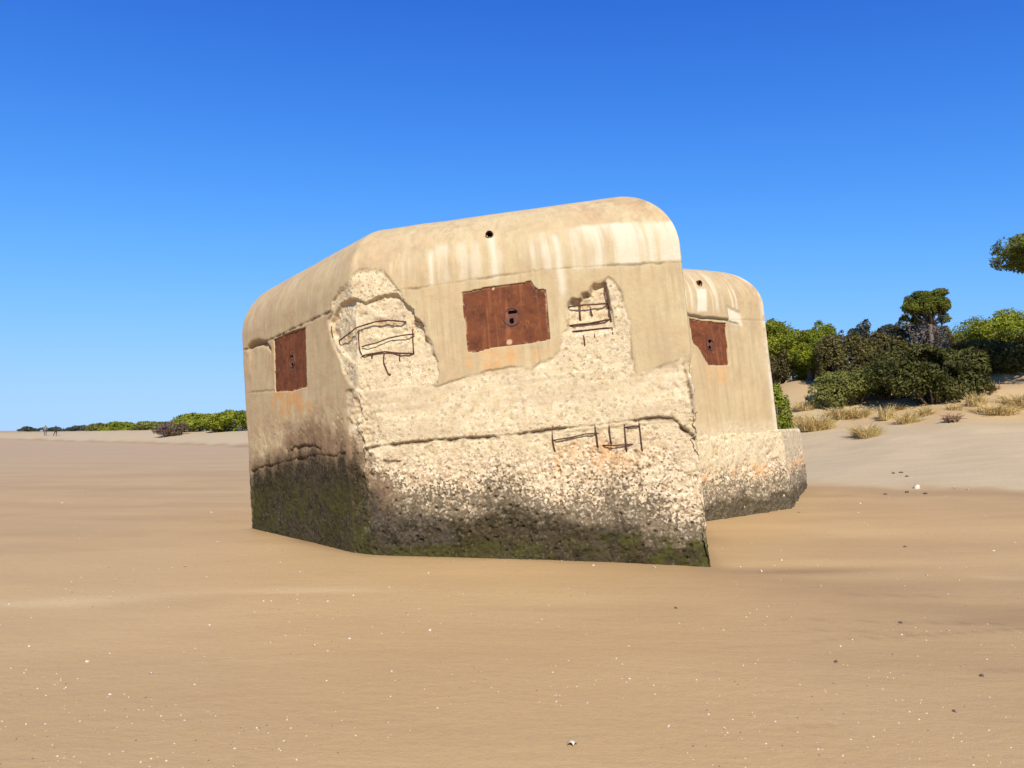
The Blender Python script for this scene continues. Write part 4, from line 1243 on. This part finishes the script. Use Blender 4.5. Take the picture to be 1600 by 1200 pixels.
# ------------------------------------------------------------------ shells and stones lying on the sand
def shell_mesh(seed):
    """half cockle shell: ribbed fan with a domed back"""
    r = random.Random(seed)
    vs, fs = [], []
    nr, na = 5, 15
    for i in range(nr + 1):
        q = i / nr
        for a in range(na):
            an = math.pi * (0.08 + 0.84 * a / (na - 1))
            rib = 1 + 0.05 * math.cos(a * math.pi)
            x = math.cos(an) * q * rib * 0.55; y = math.sin(an) * q * rib * 0.9 - .4
            z = 0.34 * math.sin(math.pi * min(1, q * .92 + .08)) * (0.75 + .25 * math.sin(an)) + 0.02 * math.cos(a * math.pi)
            vs.append((x + r.uniform(-.01, .01), y, z))
    for i in range(nr):
        for a in range(na - 1):
            fs.append((i * na + a, i * na + a + 1, (i + 1) * na + a + 1, (i + 1) * na + a))
    return vs, fs


def chip_mesh(seed):
    """angular flat fragment"""
    r = random.Random(seed)
    n = 7
    ring = [(math.cos(2 * math.pi * i / n) * r.uniform(.35, .6), math.sin(2 * math.pi * i / n) * r.uniform(.25, .45)) for i in range(n)]
    vs = [(x, y, -.05) for x, y in ring] + [(x * .9, y * .9, .22 + r.uniform(-.06, .1)) for x, y in ring] + [(0, 0, .34)]
    fs = [(i, (i + 1) % n, n + (i + 1) % n, n + i) for i in range(n)] + [(n + i, n + (i + 1) % n, 2 * n) for i in range(n)]
    return vs, fs


PROTO = []
for k in range(5):
    f = shell_mesh if k < 3 else chip_mesh
    vs, fs = f(k)
    me = bpy.data.meshes.new('seashell'); me.from_pydata(vs, [], fs); me.materials.append(M_SHELL)
    me.polygons.foreach_set('use_smooth', np.ones(len(me.polygons), dtype=bool))
    PROTO.append(me)
vs, fs = chip_mesh(9)
ME_PEB = bpy.data.meshes.new('pebble'); ME_PEB.from_pydata(vs, [], fs); ME_PEB.materials.append(M_PEBBLE)


def lay(name, me, px, py, wpx, label, cat, group):
    x, y, z, k = on_sand(px, py)
    o = bpy.data.objects.new(name, me)
    sz = wpx * k / 1200
    o.location = (x, y, z)
    o.scale = (sz, sz, sz * random.uniform(.8, 1.3))
    o.rotation_euler = (random.uniform(-.25, .25), random.uniform(-.25, .25), random.uniform(0, 6.28))
    link(o)
    tag(o, label, cat, group)
    return o


WHITE = [(340, 847), (307, 868), (289, 886), (438, 879), (209, 890), (323, 902), (135, 930), (14, 945), (46, 1010), (172, 1021), (136, 1035), (236, 1053), (17, 1045), (95, 1061), (103, 1076), (172, 1087), (304, 1070), (225, 1110), (199, 1122), (206, 1132), (275, 1103), (288, 1126), (71, 1132), (41, 1133), (54, 1151), (85, 1156), (342, 1149), (367, 1170), (400, 1170), (328, 977), (446, 994), (492, 1009), (469, 894), (412, 940), (424, 940), (97, 786), (330, 801),
         (670, 896), (608, 918), (552, 931), (512, 940), (672, 986), (546, 999), (612, 1050), (684, 1107), (766, 1122), (927, 884), (984, 1062), (972, 1061), (869, 1097), (918, 1100),
         (1022, 887), (1157, 886), (1210, 884), (1221, 876), (1277, 884), (1189, 893), (1448, 899), (1499, 907), (1586, 848), (1487, 863), (1553, 861), (1482, 929), (1409, 992), (1313, 1011), (1045, 1137), (1133, 1149), (1187, 1145), (1502, 1161), (1425, 1161), (1322, 1195), (1344, 787), (1248, 801), (1341, 801), (1540, 807), (1512, 765), (1491, 763)]


def zone(px, py):
    if py < 815:
        return ('pale shell bit near the tide line right of the bunker', 'shells by the right tide line') if px > 800 else ('pale shell bit on the grey wet flat left of the bunker', 'shells on the grey flat to the left')
    if px < 500:
        if py < 960: return ('small white shell on the wet sand left of the bunker foot', 'shells left of the bunker foot')
        return ('white shell fragment among those strewn over the lower left sand', 'shells on the lower left sand')
    if px < 1000:
        if py < 960: return ('small white shell on the sand just before the bunker front', 'shells before the bunker front')
        return ('white shell fragment on the bare sand below the bunker front', 'shells below the bunker front')
    if py < 960: return ('small white shell on the sand streak right of the bunker corner', 'shells right of the bunker corner')
    return ('white shell fragment on the darker sand at lower right', 'shells on the lower right sand')


for k, (px, py) in enumerate(WHITE):
    lab, grp = zone(px, py)
    lay('seashell', PROTO[k % 5], px, py, random.choice((2.6, 3.2, 3.8, 4.6, 6.0)), lab, 'shell', grp)
lay('seashell', PROTO[0], 893, 1166, 17, 'largest white cockle shell on the sand at the bottom centre', 'shell', None)
lay('seashell', PROTO[4], 1432, 763, 15, 'big bleached white lump on the tide line right of the bunker', 'shell', None)
for k, (px, py, w_) in enumerate([(1414, 855, 7), (1056, 951, 7), (1407, 974, 7), (1306, 1035, 8), (1446, 772, 9), (1417, 770, 8), (1383, 773, 8), (1408, 739, 7), (1417, 745, 6), (1396, 740, 6)]):
    lab, grp = ('dark pebble on the tide line or dry sand by the white lump', 'dark pebbles by the tide line') if py < 800 else ('small dark pebble on the damp sand right of the bunker', 'dark pebbles on the damp sand')
    lay('pebble', ME_PEB, px, py, w_, lab, 'pebble', grp)
lay('pebble', ME_PEB, 1534, 1057, 9, 'larger dark pebble with a pale rim at the right edge of the sand', 'pebble', None)
lay('pebble', ME_PEB, 1491, 1113, 7, 'dark brown pebble lowest on the right foreground sand', 'pebble', None)

# grit: countless crumbs of shell and stone over the flat
r = np.random.default_rng(99)
n = 2600
d_ = 3.0 * (1.0 - r.random(n) * 0.86) ** -1.0
x_ = (r.random(n) * 1.5 - 0.75) * d_
keep = tide_s(x_, d_) < 0.5
cl = fbm(np.stack([x_ * .6, d_ * 1.2, 0 * x_], 1), 1.0, 3, 77) > -0.05
x_, d_ = x_[keep & cl], d_[keep & cl]
z_ = height(x_, d_)
m = len(x_)
sz = (0.0030 + 0.0065 * r.random(m) ** 2)[:, None] * (0.6 + 0.05 * d_[:, None])
u = r.normal(size=(m, 3)); u[:, 2] *= .3; u /= np.linalg.norm(u, axis=1, keepdims=True)
v = np.cross(u, np.array([0, 0, 1.0]))
C = np.stack([x_, d_, z_], 1)
V = np.stack([C + u * sz, C + v * sz, C - u * sz, C - v * sz, C + np.array([0, 0, .9]) * sz], 1).reshape(-1, 3)
q = np.arange(m)[:, None] * 5
F = np.concatenate([np.concatenate([q + a, q + b, q + 4], 1) for a, b in ((0, 1), (1, 2), (2, 3), (3, 0))])
M_GRIT = NT('shell_grit_mix')
_t = M_GRIT.attr('tone')
M_GRIT = M_GRIT.done(M_GRIT.mix(M_GRIT.ramp(_t, .45, .55), (0.17, 0.11, 0.07), (0.62, 0.50, 0.36)), .8)
o = mesh_obj('shell_grit', V, F, M_GRIT, None, False, dict(tone=np.repeat((r.random(m) > .3).astype(float), 5)))
tag(o, 'fine crumbs of shell and stone strewn over the wet sand', 'shell grit', kind='stuff')
